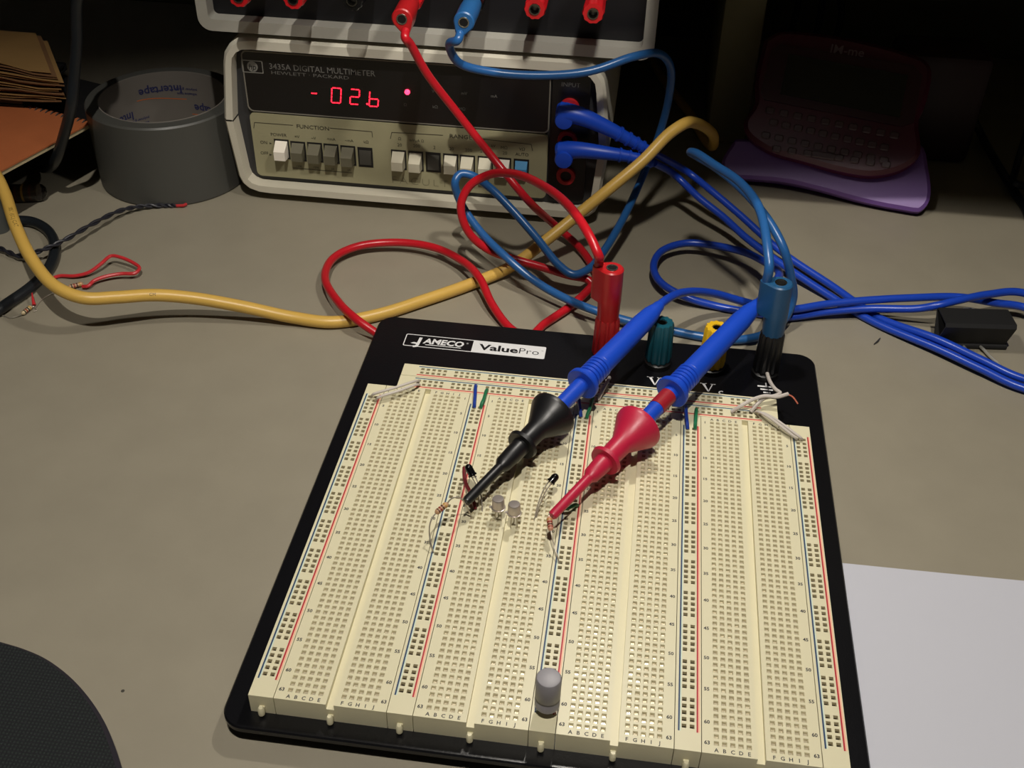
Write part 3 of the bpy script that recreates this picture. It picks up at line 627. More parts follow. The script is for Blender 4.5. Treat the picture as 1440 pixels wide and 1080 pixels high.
wire('jumper_wire', [(1078, 517, PT + 2), (1079, 525, PT + 5), (1083, 537, z + .5), (1090, 547, z + 3.5), (1097, 553, z + 4.6), (1088, 557, z + 5), (1075, 560, z + 4.8), (1065, 568, z + 3.6), (1056, 579, z + .6)], .85, m_wwire, 'off-white wire curling from the black binding post to the bus', group='white jumper wires')
wr = wire('jumper_wire', [(1029, 579, z + .6), (1042, 571, z + 4), (1056, 563, z + 5.6), (1075, 557, z + 6.5), (1093, 558, z + 6.6), (1108, 554, z + 6.6)], .85, m_wwire, 'off-white wire with a bare copper end sticking out over the plate', group='white jumper wires', tips=False)
q = MB(); q.tube(catmull(pp([(1107, 554.3, z + 6.6), (1114.5, 558, z + 6), (1122, 568, z + 4)]), 5), .35, 6); q.build('bare_copper_end', mat('copper', (214, 122, 98), .35, metal=.3), wr)
wire('jumper_wire', [(1062, 580, z + .6), (1066, 579, z + 3), (1080, 586, z + 4.4), (1099, 600, z + 3.8), (1118, 615, z + 2.2), (1120.6, 618, z + .6)], .6, m_wwire, 'left of two white jumpers reaching the right bus corner', group='white jumper wires')
wire('jumper_wire', [(1068, 582, z + .6), (1073, 581, z + 2.6), (1088, 588, z + 4), (1109, 603, z + 3.4), (1125, 615, z + 2.2), (1128, 618, z + .6)], .6, m_wwire, 'right of two white jumpers reaching the right bus corner', group='white jumper wires')
wire('jumper_wire', [(653, 657, z + 8), (653, 668, z + 6.5), (655, 680, z + 5), (661, 692, z + 4), (666, 706, z + 2.4), (668, 716, z + .6)], .8, m_brown, 'maroon wire bowing beside the left black sensor', group='dark jumper wires')
wire('jumper_wire', [(790, 718, z + .6), (794, 715, z + 2), (803, 712.5, z + 2.4), (809, 710, z + 2), (812, 711, z + .6)], .8, m_gwire, 'tiny green jumper under the red grabber tip', group='dark jumper wires')

def resistor(name, a, b, leads, bodym, label, bands, cat='resistor', group='resistors', r=1.05):
    A, B = Z(*a), Z(*b); D = B - A; L_ = D.length; D.normalize(); root = thing(name, A, label, cat, group)
    q = MB(); q.lathe(A, D, [(-.5, .3), (0, r * .8), (.5, r * 1.05), (1.2, r * 1.05), (1.7, r * .85), (L_ - 1.7, r * .85), (L_ - 1.2, r * 1.05), (L_ - .5, r * 1.05), (L_, r * .8), (L_ + .5, .3)], 16); bd = q.build('body', bodym, root)
    for i, bc in enumerate(bands):
        t_ = L_ * (.16 + .2 * i); q = MB(); q.lathe(A, D, [(t_, r * 1.07), (t_ + L_ * .09, r * 1.07)], 16); q.build('colour_band', bc, bd)
    for ends, l in zip((A, B), leads):
        q = MB(); q.tube(catmull([ends] + pp(l), 6), .3, 6); q.build('lead', m_lead, root)
    return root
m_rbody = mat('resistor_tan', (188, 148, 112), .45); m_rbody2 = mat('resistor_pinkish', (196, 140, 116), .45)
kb, kr, kg, ko = mat('band_brown', (84, 44, 28), .4), mat('band_dark_red', (140, 40, 34), .4), mat('band_gold', (180, 140, 60), .35), mat('band_black', (26, 24, 22), .4)
resistor('resistor', (613.5, 721, 29), (628.6, 708.5, 30.5), ([(608, 728, 28.5), (604.5, 738, 26.5), (604, 752, 23), (607, 768, 20), (611, 781, ST - 1)], [(634, 702, 32), (641, 699, 32.5), (648, 701, 31), (653, 707, 27), (660, 720, 21), (664, 729, ST - 1)]), m_rbody, 'striped tan resistor arching up to the black grabber tip', (kb, kr, kb, kg))
resistor('resistor', (774.5, 745, 25.5), (772.3, 728, 27), ([(775.6, 751, 24.8), (779, 767, 22), (784, 783, 19.5), (787, 795, ST - 1)], [(772, 725, 27.2), (773, 722, 26.6), (776, 723, 25.6)]), m_rbody2, 'pinkish resistor hanging from the red grabber tip', (kr, kb, kr, kg))
def sensor(tip, base, legs, label):
    A, B = Z(*base), Z(*tip); D = (B - A); L_ = D.length; D.normalize(); root = thing('sensor_led', A, label, 'sensor', 'black sensors on the breadboard')
    q = MB(); q.lathe(A, D, [(0, 1.75), (.7, 1.75), (.75, 1.5), (L_ - 1.4, 1.5), (L_ - .7, 1.3), (L_ - .2, .8), (L_, .25)], 20); q.build('body', mat('led_black', (12, 12, 14), .15), root)
    for i, l in enumerate(legs):
        off = D.cross(ZA).normalized() * (.7 if i else -.7)
        q = MB(); q.tube(catmull([A + off + D * .3, A + off - D * 1.0] + pp(l), 6), .28, 6); q.build('lead', m_lead, root)
sensor((656.5, 653, 30.5), (665, 669, 27), ([(669, 681, 24.5), (673, 700, 21), (674, 715, ST - 1)], [(672, 679, 25), (677, 700, 21), (678.5, 724, ST - 1)]), 'black dome sensor leaning beside the black grabber shaft')
sensor((784, 667, 29), (774, 678.5, 27), ([(766, 686, 26), (761, 697, 24), (755, 715, 20.5), (751, 734, ST - 1)], [(769, 688, 26), (764, 698, 24), (757, 716, 20), (753.5, 732, ST - 1)]), 'black dome sensor on bent leads left of the red grabber')
m_can = mat('can_metal', (196, 186, 180), .3, metal=.7)
def transistor(x, y, label, tl):
    root = thing('transistor', (x, y, ST), label, 'transistor', 'metal can transistors')
    d_ = Vector((tl[0], tl[1], 1)).normalized(); o_ = Vector((x, y, ST + 6.0))
    q = MB(); q.lathe(o_, d_, [(0, 2.7), (.45, 2.75), (.55, 2.4), (4.3, 2.35), (4.75, 2.1), (4.8, 1.7)], 28); c_ = q.build('can', m_can, root)
    q = MB(); q.box(x - 3.5, x - 2.5, y - .45, y + .45, ST + 6.0, ST + 6.4); q.build('tab', m_can, c_)
    for a in (-.4, 1.7, 3.8):
        q = MB(); q.tube([o_ + Vector((1.2 * math.cos(a), 1.2 * math.sin(a), .2)), Vector((x + 1.4 * math.cos(a), y + 1.4 * math.sin(a), ST - 1))], .25, 6); q.build('lead', m_lead, root)
transistor(68.6, 87.0, 'small metal can transistor nearer the black grabber tip', (-.04, .05)); transistor(74.9, 85.0, 'small metal can transistor on the centre groove, right of its twin', (-.03, .06))
cp = thing('capacitor', (96.2, 4.0, ST), 'grey electrolytic capacitor standing on the front bus strip', 'capacitor')
q = MB(); cz = ST + 3.6; q.lathe((96.2, 4.0, cz), ZA, [(0, 3.4), (.5, 4.0), (3.0, 4.05), (3.7, 3.65), (4.3, 3.65), (5.0, 4.05), (13.2, 4.05), (13.8, 3.7), (13.9, 3.3)], 36); q.build('sleeve', mat('cap_sleeve', (138, 135, 140), .4), cp)
q = MB(); q.lathe((96.2, 4.0, cz + 13.7), ZA, [(0, 3.35), (.12, 3.3)], 32); ct = q.build('metal_top', mat('cap_top', (206, 206, 210), .34, metal=.85, bump=(1500, .6)), cp)
for a in (.5, .5 + math.pi / 2):
    q = MB(); q.box(-2.6, 2.6, -.14, .14, 0, .06, T=Matrix.Translation((96.2, 4.0, cz + 13.83)) @ Matrix.Rotation(a, 4, 'Z')); q.build('vent_groove', mat('cap_groove', (110, 110, 112), .5, metal=.6), ct)
for x in (95.0, 97.5):
    q = MB(); q.tube([(x, 5.3, ST - 1.5), (x, 5, cz + .3)], .3, 6); q.build('lead', m_lead, cp)

# ------------------------------------------------------------------ paper, pad, binder clip
m_paper = mat('paper_white', (196, 197, 206), .7, noise=(14, .012))
pa, pb_ = Z(1180, 792.5, 0), Z(1440, 819, 0); exx = (pb_ - pa).normalized(); eyy = Vector((exx.y, -exx.x, 0)); p0 = pa - exx * 22
ps = MB(); NX, NY = 28, 22
def hp(a, b):
    k = max(0, 1 - b / 40) ** 2; return .35 + 1.0 * k * (math.sin(a / 279 * 6.0 - 2.2) * .5 + .5) if a > 30 else .35
for s_ in (0, .15):
    ps.add([p0 + exx * (279 * i / NX) + eyy * (216 * j / NY) + ZA * (hp(279 * i / NX, 216 * j / NY) + s_) for j in range(NY + 1) for i in range(NX + 1)], [(j * (NX + 1) + i, j * (NX + 1) + i + 1, (j + 1) * (NX + 1) + i + 1, (j + 1) * (NX + 1) + i) for j in range(NY) for i in range(NX)])
tag(ps.build('paper_sheet', m_paper, loc=p0), 'blank white sheet of paper beside the breadboard', 'paper')
# dark woven pad
m_pad = mat('pad_rim', (30, 26, 38), .7)
mf = bpy.data.materials.new('pad_weave'); mf.use_nodes = True; nt = mf.node_tree; b = nt.nodes['Principled BSDF']; b.inputs['Roughness'].default_value = .85
tc = nt.nodes.new('ShaderNodeTexCoord'); wv = [nt.nodes.new('ShaderNodeTexWave') for _ in range(2)]; mx = nt.nodes.new('ShaderNodeMath'); mx.operation = 'MULTIPLY'
for i, dn in enumerate(('X', 'Y')):
    wv[i].bands_direction = dn; wv[i].inputs['Scale'].default_value = 250; wv[i].inputs['Distortion'].default_value = .6; nt.links.new(tc.outputs['Object'], wv[i].inputs['Vector']); nt.links.new(wv[i].outputs['Fac'], mx.inputs[i])
rp_ = nt.nodes.new('ShaderNodeValToRGB'); rp_.color_ramp.elements[0].color = (.004, .005, .007, 1); rp_.color_ramp.elements[1].color = (.016, .025, .021, 1)
bpn = nt.nodes.new('ShaderNodeBump'); bpn.inputs['Strength'].default_value = .5; bpn.inputs['Distance'].default_value = .0006
nt.links.new(mx.outputs[0], rp_.inputs['Fac']); nt.links.new(rp_.outputs['Color'], b.inputs['Base Color']); nt.links.new(mx.outputs[0], bpn.inputs['Height']); nt.links.new(bpn.outputs['Normal'], b.inputs['Normal'])
edge = [Z(u, v, 5) for u, v in ((0, 899), (30, 908), (62, 922), (95, 946), (122, 975), (145, 1010), (160, 1045), (171, 1080))]
po = [(e.x, e.y) for e in edge]
d1 = (Vector(po[-1]) - Vector(po[-2])).normalized(); d0 = (Vector(po[0]) - Vector(po[1])).normalized()
tail = [Vector(po[-1]) + d1 * 12, Vector(po[-1]) + d1 * 26 + Vector((-4, 0)), Vector(po[-1]) + d1 * 36 + Vector((-16, -4))]
head = [Vector(po[0]) + d0 * 25, Vector(po[0]) + d0 * 70 + Vector((0, -3)), Vector(po[0]) + d0 * 110 + Vector((0, -10)), Vector(po[0]) + d0 * 135 + Vector((0, -35))]
op = [tuple(x) for x in catmull([Vector((a[0], a[1], 0)) for a in po + tail + [Vector((-150, -104)), Vector((-220, -100))] + list(reversed(head)) + [po[0]]], 4)][:-1]
op = [(a, b) for a, b, _ in op]
pad = thing('mouse_pad', (op[0][0] - 40, op[0][1] - 30, 0), 'dark woven fabric pad with rounded corner at the desk front', 'pad')
q = MB(); q.prism(op, (0, 0, 0), XA, YA, ZA, 0, 5, bev=1.6); q.build('rim', m_pad, pad)
cxo = sum(a for a, _ in op) / len(op); cyo = sum(b_ for _, b_ in op) / len(op)
q = MB(); q.prism([(cxo + (a - cxo) * .965, cyo + (b_ - cyo) * .955) for a, b_ in op], (0, 0, 0), XA, YA, ZA, 4.6, 5.2); q.build('fabric_top', mf, pad)
# binder clip lying on its side
bc = thing('binder_clip', Z(1360, 480, 0), 'black binder clip with silver wire handles lying under the blue cables', 'binder clip')
m_clip = mat('clip_black', (15, 15, 16), .7)
o_ = Z(1312, 485, 0); ex_ = (Z(1412, 488, 0) - o_); cl = 34.0; ex_.normalize(); ey_ = ZA.cross(ex_)
HC = 17.0
prof = [(-.4, 1.0), (-7.0, HC - 1.2), (-6.2, HC), (6.2, HC), (7.0, HC - 1.2), (.4, 1.0), (1.1, .8), (7.7, HC - 1.0), (6.6, HC + .8), (-6.6, HC + .8), (-7.7, HC - 1.0), (-1.1, .8)]
q = MB(); q.prism(prof, o_, ey_, ZA, ex_, 0, cl); q.build('spring_body', m_clip, bc)
for yy in (-1.7, 1.7):
    q = MB(); q.tube([o_ + ey_ * yy + ZA * 1.5 - ex_ * 1, o_ + ey_ * yy + ZA * 1.5 + ex_ * (cl + 1)], 1.5, 10); q.build('rolled_edge', m_clip, bc)
def handle(pts):
    q = MB(); q.tube(catmull([o_ + ex_ * (cl * a) + ey_ * b + ZA * c for a, b, c in pts], 6), .7, 8); q.build('wire_handle', mat('clip_wire', (204, 202, 194), .3, metal=.6), bc)
handle([(.40, -1.7, 1.6), (.42, -8, 2.2), (.50, -16, 1.6), (.60, -20.5, .9), (.74, -21.5, .8), (.80, -18, .9), (.70, -10, 2.0), (.66, -5, 2.2), (.64, -1.7, 1.6)])
handle([(.38, 1.7, 1.6), (.40, 8, 5), (.46, 15, 6.5), (.54, 20.5, 7.6), (.70, 21.5, 7.6), (.80, 19, 7), (.74, 12, 6), (.66, 6, 4), (.62, 1.7, 1.6)])

q = MB(); q.tube(catmull(pp([(1229, 484, .5), (1234, 480, .55), (1238, 475, .5)]), 4), .35, 6, radii=[.2, .3, .4, .45, .5, .45, .4, .3, .15])
tag(q.build('debris_sliver', mat('sliver_dark', (50, 48, 46), .6), loc=Z(1234, 480, 0)), 'tiny dark sliver on the bare desk left of the binder clip', 'debris')
# ------------------------------------------------------------------ roll of tape
tp = thing('tape_roll', (-172, 365, 0), 'roll of grey duct tape standing flat beside the multimeter', 'tape roll')
TC = Vector((-170, 369, 0)); TR_, TI, TH = 44, 36, 49
m_tape = mat('tape_grey', (72, 72, 68), .45, bump=(500, .08)); m_core = mat('tape_core', (118, 112, 105), .75)
q = MB(); q.lathe(TC, ZA, [(.2, TI + .6), (.2, TR_ - .6), (1, TR_), (TH - 1, TR_), (TH, TR_ - .8), (TH, TI + .6)], 72, cap0=False, cap1=False); q.build('tape', m_tape, tp)
q = MB(); q.lathe(TC, ZA, [(0, TI + .6), (TH + .3, TI + .6), (TH + .3, TI), (0, TI), (0, TI + .6)], 72, cap0=False, cap1=False); core = q.build('cardboard_core', m_core, tp)
cw = MB(); cw.flat = True; co = MB(); co.flat = True
def onto(mb, s, a0, z0, h, rev=False):
    vs_, fs, x0, x1, y0, y1 = text_mesh(s, .02); sc = h / .7; out = []
    for a, b_ in vs_:
        an = a0 + (a - (x0 + x1) / 2) * sc / TI; out.append(TC + Vector(((TI - .15) * math.cos(an), (TI - .15) * math.sin(an), z0 - (b_ - .35) * sc)))
    mb.add(out, fs)
for k in range(7):
    a = k * 2 * math.pi / 7 + .25
    onto(cw, 'Intertape', a, 38 - (k % 2) * 12, 5); onto(cw, 'polymer group', a + .45, 22 + (k % 2) * 16, 1.6); onto(cw, 'adhesive tape', a + .45, 19 + (k % 2) * 16, 1.6)
    for j in range(8):
        an = a - .42 + .84 * j / 8; an2 = an + .105; zz = 32.5 - (k % 2) * 12
        co.add([TC + Vector(((TI - .12) * math.cos(x), (TI - .12) * math.sin(x), zz + dz + 1.2 * math.sin((x - a) * 4))) for x, dz in ((an, 0), (an2, 0), (an2, .6), (an, .6))], [(0, 1, 2, 3)])
cw.build('printed_lettering', mat('ink_navy', (40, 44, 92), .6), core); co.build('printed_swoosh', mat('ink_orange', (200, 110, 60), .6), core)

# ------------------------------------------------------------------ left corner: riser, notebook, folders, loose parts
m_dk = mat('riser_black', (20, 20, 22), .6)
RZT = 36.0
NB = [Z(5, 238, 40), Z(128, 172, 40)]
nx = (NB[1] - NB[0]).normalized(); ny = ZA.cross(nx); nO = NB[0].copy(); nO.z = 0
rs = thing('desk_riser', nO + nx * 30 + ny * 60, 'low black riser shelf under the notebook', 'riser')
T_ = Matrix((nx.to_4d(), ny.to_4d(), (0, 0, 1, 0), (0, 0, 0, 1))).transposed(); T_.col[3] = (nO.x, nO.y, nO.z, 1)
for k in range(4): T_[3][k] = 1.0 if k == 3 else 0.0
q = MB(); q.box(-160, 118, 10, 130, RZT - 5, RZT, bev=1, T=T_); q.build('shelf_board', m_dk, rs)
m_gleg = mat('leg_grey', (84, 88, 86), .5)
for a, b_ in ((-2, 14), (-150, 20), (108, 20), (108, 120), (-150, 120)):
    q = MB(); q.lathe(T_ @ Vector((a, b_, 0)), ZA, [(0, 4.6), (1, 5), (RZT - 5, 4.6)], 18); q.build('leg', m_gleg, rs)
nb = thing('spiral_notebook', T_ @ Vector((-20, 60, RZT)), 'spiral notebook with an orange brown cover on the riser', 'notebook')
q = MB(); q.box(-140, (NB[1] - NB[0]).length, 0, 150, RZT + 1.2, RZT + 3.6, T=T_); q.build('pages', mat('pages', (190, 176, 140), .8), nb)
q = MB(); q.box(-141, (NB[1] - NB[0]).length + .6, -.6, 150, RZT + 3.6, RZT + 4.4, T=T_); q.build('cover', mat('cover_orange', (176, 100, 58), .6, noise=(40, .08)), nb)
q = MB()
NBL = (NB[1] - NB[0]).length
for i in range(36):
    c_ = T_ @ Vector((NBL - 1.5, 3 + i * 4.0, RZT + 2.2)); pts = [c_ + ny * (j * .1) + nx * (2.6 * math.cos(j * math.pi / 4)) + ZA * (2.9 * math.sin(j * math.pi / 4)) for j in range(9)]
    q.tube(pts, .45, 5, caps=False)
q.build('spiral_binding', mat('spiral_dark', (60, 60, 60), .35, metal=.8), nb)
# folders
zf = RZT + 11.0; m_fold = mat('folder_manila', (150, 116, 68), .75, noise=(30, .1)); m_fold2 = mat('folder_buff', (120, 86, 54), .75, noise=(30, .1))
wht = ['bottom', 'second lowest', 'third', 'fourth', 'fifth', 'sixth', 'topmost']
FX1 = Z(95, 143, 48).x; FY0 = Z(95, 143, 48).y
sup = thing('book', (FX1 - 80, FY0 + 50, RZT + 4.4), 'dark book lying between notebook and folders', 'book')
q = MB(); q.box(FX1 - 175, FX1 - 30, FY0 + 3, FY0 + 60, RZT + 8.2, RZT + 9.6, bev=.3); q.box(FX1 - 175, FX1 - 30, FY0 + 3, FY0 + 60, RZT + 5.0, RZT + 6.0, bev=.3); q.box(FX1 - 175, FX1 - 30, FY0 + 58, FY0 + 60.5, RZT + 5.0, RZT + 9.6, bev=.3); q.build('cover', m_dk, sup)
q = MB(); q.box(FX1 - 174, FX1 - 31, FY0 + 4, FY0 + 58, RZT + 6.0, RZT + 8.2); q.build('pages', mat('book_pages', (70, 66, 56), .8), sup)
zf = RZT + 10.2
for i in range(7):
    dx = random.uniform(-4, 1); dy = random.uniform(-2, 3)
    fo = thing('folder', (FX1 - 90, FY0 + 55, zf + i * 2.8), '%s manila folder in the stack at the left edge' % wht[i], 'folder', 'stacked manila folders')
    for s_ in (0, 1):
        q = MB(); n = 14; vs_ = []; fs = []
        for t_ in (0, .45):
            for j in range(n + 1):
                for k in range(5):
                    x_ = FX1 - 190 + dx + (190 - s_ * 3) * j / n; y_ = FY0 + dy + s_ * 1.5 + 112 * k / 4; ap = min(1, max(0, (FX1 - 12 - x_) / 60))
                    wv_ = .45 * math.sin(x_ * .16 + i * 1.7 + s_ * 2) * (1 - k / 4)
                    rx_ = x_ - FX1; ry_ = (y_ - FY0) * .6; x_ = FX1 + rx_ * .96 - ry_ * .55; y_ = FY0 + rx_ * .06 + ry_ * .84
                    vs_.append((x_, y_, zf + (i + s_ * .5) * (2.7 + 1.9 * ap * (1 - k / 5)) + .5 + wv_ + t_))
        N = (n + 1) * 5
        for t_ in (0, 1):
            for j in range(n):
                for k in range(4): fs.append((t_ * N + j * 5 + k, t_ * N + j * 5 + k + 1, t_ * N + (j + 1) * 5 + k + 1, t_ * N + (j + 1) * 5 + k))
        rim = [j * 5 for j in range(n + 1)] + [n * 5 + k for k in range(1, 5)] + [j * 5 + 4 for j in range(n - 1, -1, -1)] + [k for k in range(3, 0, -1)]
        for a, b_ in zip(rim, rim[1:] + rim[:1]): fs.append((a, b_, b_ + N, a + N))
        q.add(vs_, fs); q.build('flap', m_fold if (i + s_) % 2 else m_fold2, fo)
# black cables
m_bkc = mat('cable_black', (26, 30, 34), .35)
hc = MB(); hc.tube(catmull(pp([Vector((-235, 300, 330)), (112, -60, 'y', 318), (108, 10, 'y', 318), (108, 60, 'y', 316), (104, 110, 'y', 312), (100, 150, 'y', 308), (90, 190, 'y', 312), (78, 225, 'y', 318), (60, 236, 8), Vector((-262, 362, 4)), Vector((-330, 372, 4))]), 8), 3.0, 12)
tag(hc.build('power_cord', m_bkc, loc=Z(78, 240, 0)), 'thick black cord hanging down in front of the notebook', 'cable')
lc = MB(); lc.tube(catmull(pp([Vector((-330, 330, 3)), Vector((-290, 318, 3)), (-20, 318, 3), (15, 311, 3), (45, 312, 3), (68, 325, 3), (77, 348, 3), (70, 375, 3), (48, 400, 3), (15, 424, 3), (-20, 444, 3), Vector((-250, 190, 3)), Vector((-330, 150, 3))]), 8), 2.9, 12)
tag(lc.build('power_cord', m_bkc, loc=Z(75, 345, 0)), 'black cord lying in a bend on the desk under the yellow cable', 'cable')
# twisted pair
tw = thing('twisted_wire', Z(130, 315, 0), 'thin black twisted wire pair with a red tip by the tape roll', 'wire')
base = catmull(pp([(-30, 340, 3), (2, 350, 3), (30, 360, 4), (58, 352, 7.5), (90, 338, 8), (130, 315, 7), (170, 296, 5), (200, 290, 3), (230, 289, 1.6), (248, 289, 1.2)]), 10)
for s_ in (0, math.pi):
    P2 = []
    for i, b_ in enumerate(base):
        t_ = (base[min(i + 1, len(base) - 1)] - base[max(i - 1, 0)]).normalized(); x_, y_, _ = frame(t_)
        P2.append(b_ + (x_ * math.cos(i * .7 + s_) + y_ * math.sin(i * .7 + s_)) * .75)
    q = MB(); q.tube(P2, .75, 7); q.build('strand', mat('wire_dark', (34, 34, 42), .45), tw)
q = MB(); q.tube(pp([(247, 289.5, 1.2), (258, 289, 1.6), (262, 287, 1.6)]), .9, 8); q.build('red_tip', mat('tip_red', (180, 40, 44), .5), tw)
# red wire with resistor, and the small resistor
rw_ = thing('red_wire', Z(150, 370, 0), 'thin red wire bent in a loop, soldered to a resistor', 'wire')
m_rw = mat('wire_red', (196, 44, 50), .4)
q = MB(); q.tube(catmull(pp([(72, 392, 1.2), (84, 388, 1.4), (105, 388, 2), (125, 383, 3), (142, 371, 5), (156, 360, 6), (170, 362, 6), (188, 370, 5), (196, 377, 4.5), (190, 384, 4), (170, 385, 3.6), (148, 389, 3.4), (132, 395, 3), (124, 402, 2.4), (116, 403, 1.8)]), 8), .95, 8); q.build('insulation', m_rw, rw_)
A, B = Z(97, 404, 1.8), Z(116, 399, 1.8); D = (B - A); L_ = D.length; D.normalize()
q = MB(); q.lathe(A, D, [(-.4, .3), (0, .9), (.6, 1.25), (1.4, 1.25), (2, 1.0), (L_ - 2, 1.0), (L_ - 1.4, 1.25), (L_ - .6, 1.25), (L_, .9), (L_ + .4, .3)], 16); bd = q.build('resistor_body', m_rbody, rw_)
for i, bcm in enumerate((ko, kr, kb, kg)):
    q = MB(); q.lathe(A, D, [(L_ * (.15 + .2 * i), 1.28), (L_ * (.24 + .2 * i), 1.28)], 16); q.build('colour_band', bcm, bd)
q = MB(); q.tube(catmull([A + D * .3] + pp([(88, 408, 1.2), (70, 414, .7), (58, 422, .6), (50, 432, .6)]), 5), .3, 6); q.build('lead', m_lead, rw_)
rr_ = resistor('resistor', (31.5, 441, 1.6), (43.5, 431.5, 1.6), ([(26, 444, .8), (15, 447, .5), (5, 444, .5), (-15, 440, .5)], [(47, 431, 1.2), (52, 436, .5), (47, 438, .5)]), mat('resistor_beige', (196, 178, 140), .45), 'tiny striped resistor lying at the left desk edge', (ko, kr, ko, kg))
q = MB(); q.tube(catmull(pp([(45, 412, 4), (46, 420, 3.2), (48, 429, 1.4)]), 5), .8, 8, radii=[.25 + .07 * i for i in range(11)]); q.build('red_sleeve', m_rw, rr_)
# clear capsule with dark banded component
vl = thing('clear_vial', Z(45, 275, 0), 'clear plastic tube holding a dark banded component', 'vial')
A, B = Z(17, 272, 5.2), Z(66, 270, 5.2); D = (B - A); L_ = D.length; D.normalize()
gl = mat('clear_plastic', (235, 235, 230), .05, trans=1.0, ior=1.45)
q = MB(); q.lathe(A, D, [(0, 4.6), (.3, 5.1), (L_ - 4, 5.1), (L_ - 2, 4.4), (L_ - .6, 2.8), (L_, .6)], 28); q.build('clear_shell', gl, vl)
q = MB(); q.lathe(A, D, [(.6, 4.3), (L_ * .70, 4.3), (L_ * .74, 3.6)], 24); cr = q.build('dark_core', mat('core_dark', (56, 44, 32), .4), vl)
for t_, m_ in ((.10, kb), (.30, kg), (.52, kb)):
    q = MB(); q.lathe(A, D, [(L_ * t_, 4.38), (L_ * t_ + 1.2, 4.38)], 24); q.build('colour_band', m_, cr)

# ------------------------------------------------------------------ toy messenger in its purple stand
tL, tR = Z(1030, 252, 0), Z(1296, 298, 0); tx_ = (tR - tL).normalized(); back = Vector((-tx_.y, tx_.x, 0)); 
if back.y < 0: back = -back
tilt = math.radians(38); tu = ZA * math.cos(tilt) + back * math.sin(tilt); tn = tx_.cross(tu); 
if tn.y > 0: tn = -tn
TO = tL - back * 5
def TP(u, v, lift=0.0):
    p = PLN(u, v, TO + tn * lift, tn); d_ = p - TO; return (d_.dot(tx_), d_.dot(tu))
m_purp = mat('stand_purple', (114, 78, 152), .45); m_pink = mat('toy_magenta', (84, 20, 46), .35); m_scr = mat('toy_screen', (22, 26, 26), .25)
st = thing('toy_stand', tL + tx_ * 60 + back * 20, 'purple flared desk stand holding the dark pink toy messenger', 'stand')
so_ = [TP(u, v) for u, v in ((1035, 200), (1016, 232), (1022, 252), (1050, 255), (1100, 259), (1150, 270), (1200, 284), (1245, 297), (1290, 301), (1305, 285), (1303, 240), (1290, 205))]
so_ = [(a, max(b_, .2)) for a, b_ in so_]
sc_ = catmull([Vector((a, b_, 0)) for a, b_ in so_ + so_[:1]], 4)[:-1]
q = MB(); q.prism([(p.x, max(p.y, .2)) for p in sc_], TO, tx_, tu, tn, .2, 9, bev=2); 
q.build('front_plate', m_purp, st)
q = MB(); a0, a1 = so_[1][0] + 12, so_[8][0] - 12
q.prism([(a0, 0), (a1, 0), (a1, 50), (a0, 50)], TO + back * 8, tx_, (back * .7 + ZA * .35).normalized(), (ZA * .9 - back * .3).normalized(), 0, 6); q.build('rear_support', m_purp, st)
toy = thing('toy_messenger', tL + tx_ * 60 + back * 30 + ZA * 20, 'dark pink handheld toy messenger with screen and keyboard', 'toy')
to_ = [TP(u, v, 12) for u, v in ((1075, 62), (1095, 50), (1130, 50), (1200, 60), (1270, 78), (1300, 90), (1308, 105), (1300, 150), (1290, 175), (1292, 220), (1270, 240), (1230, 250), (1190, 246), (1130, 230), (1080, 215), (1050, 192), (1047, 175), (1062, 150), (1062, 120))]
sc_ = catmull([Vector((a, b_, 0)) for a, b_ in to_ + to_[:1]], 4)[:-1]
q = MB(); q.prism([(p.x, p.y) for p in sc_], TO, tx_, tu, tn, 9.2, 20, bev=2.5); q.build('body', m_pink, toy)
def poly(pts, lift, name, m, th=.8, par=None):
    q = MB(); q.prism([TP(u, v, lift) for u, v in pts], TO, tx_, tu, tn, lift - th, lift); return q.build(name, m, par or toy)
poly([(1085, 70), (1098, 62), (1285, 92), (1297, 106), (1285, 172), (1268, 178), (1075, 140), (1070, 128)], 21, 'screen_surround', mat('toy_surround', (60, 24, 38), .35), 1.2)
poly([(1109, 76), (1277, 106), (1265, 165), (1097, 132)], 21.6, 'screen', m_scr)
lg = MB(); lg.flat = True; a = TP(1192, 71, 21.3); lg.text('IM-me', TO + tx_ * a[0] + tu * a[1] + tn * 21.35, tx_, tu, 5.0, width=19, bold=.01); lg.build('logo_lettering', mat('ink_toy', (132, 110, 116), .5), toy)
m_key = mat('toy_key', (84, 60, 66), .4)
for r_, (ua, va, ub, vb, n) in enumerate(((1083, 155, 1258, 190, 10), (1088, 172, 1244, 207, 10), (1077, 190, 1243, 225, 10), (1092, 209, 1246, 231, 8))):
    for k in range(n):
        t_ = k / (n - 1); a = TP(ua + (ub - ua) * t_, va + (vb - va) * t_, 21)
        wk = 7 if (r_ == 3 and k == 3) else 2.6
        q = MB(); q.prism(rrect(a[0] - wk, a[0] + wk, a[1] - 1.9, a[1] + 1.9, 1.2, 3), TO, tx_, tu, tn, 19.5, 21.4, bev=.5); q.build('key', m_key, toy)
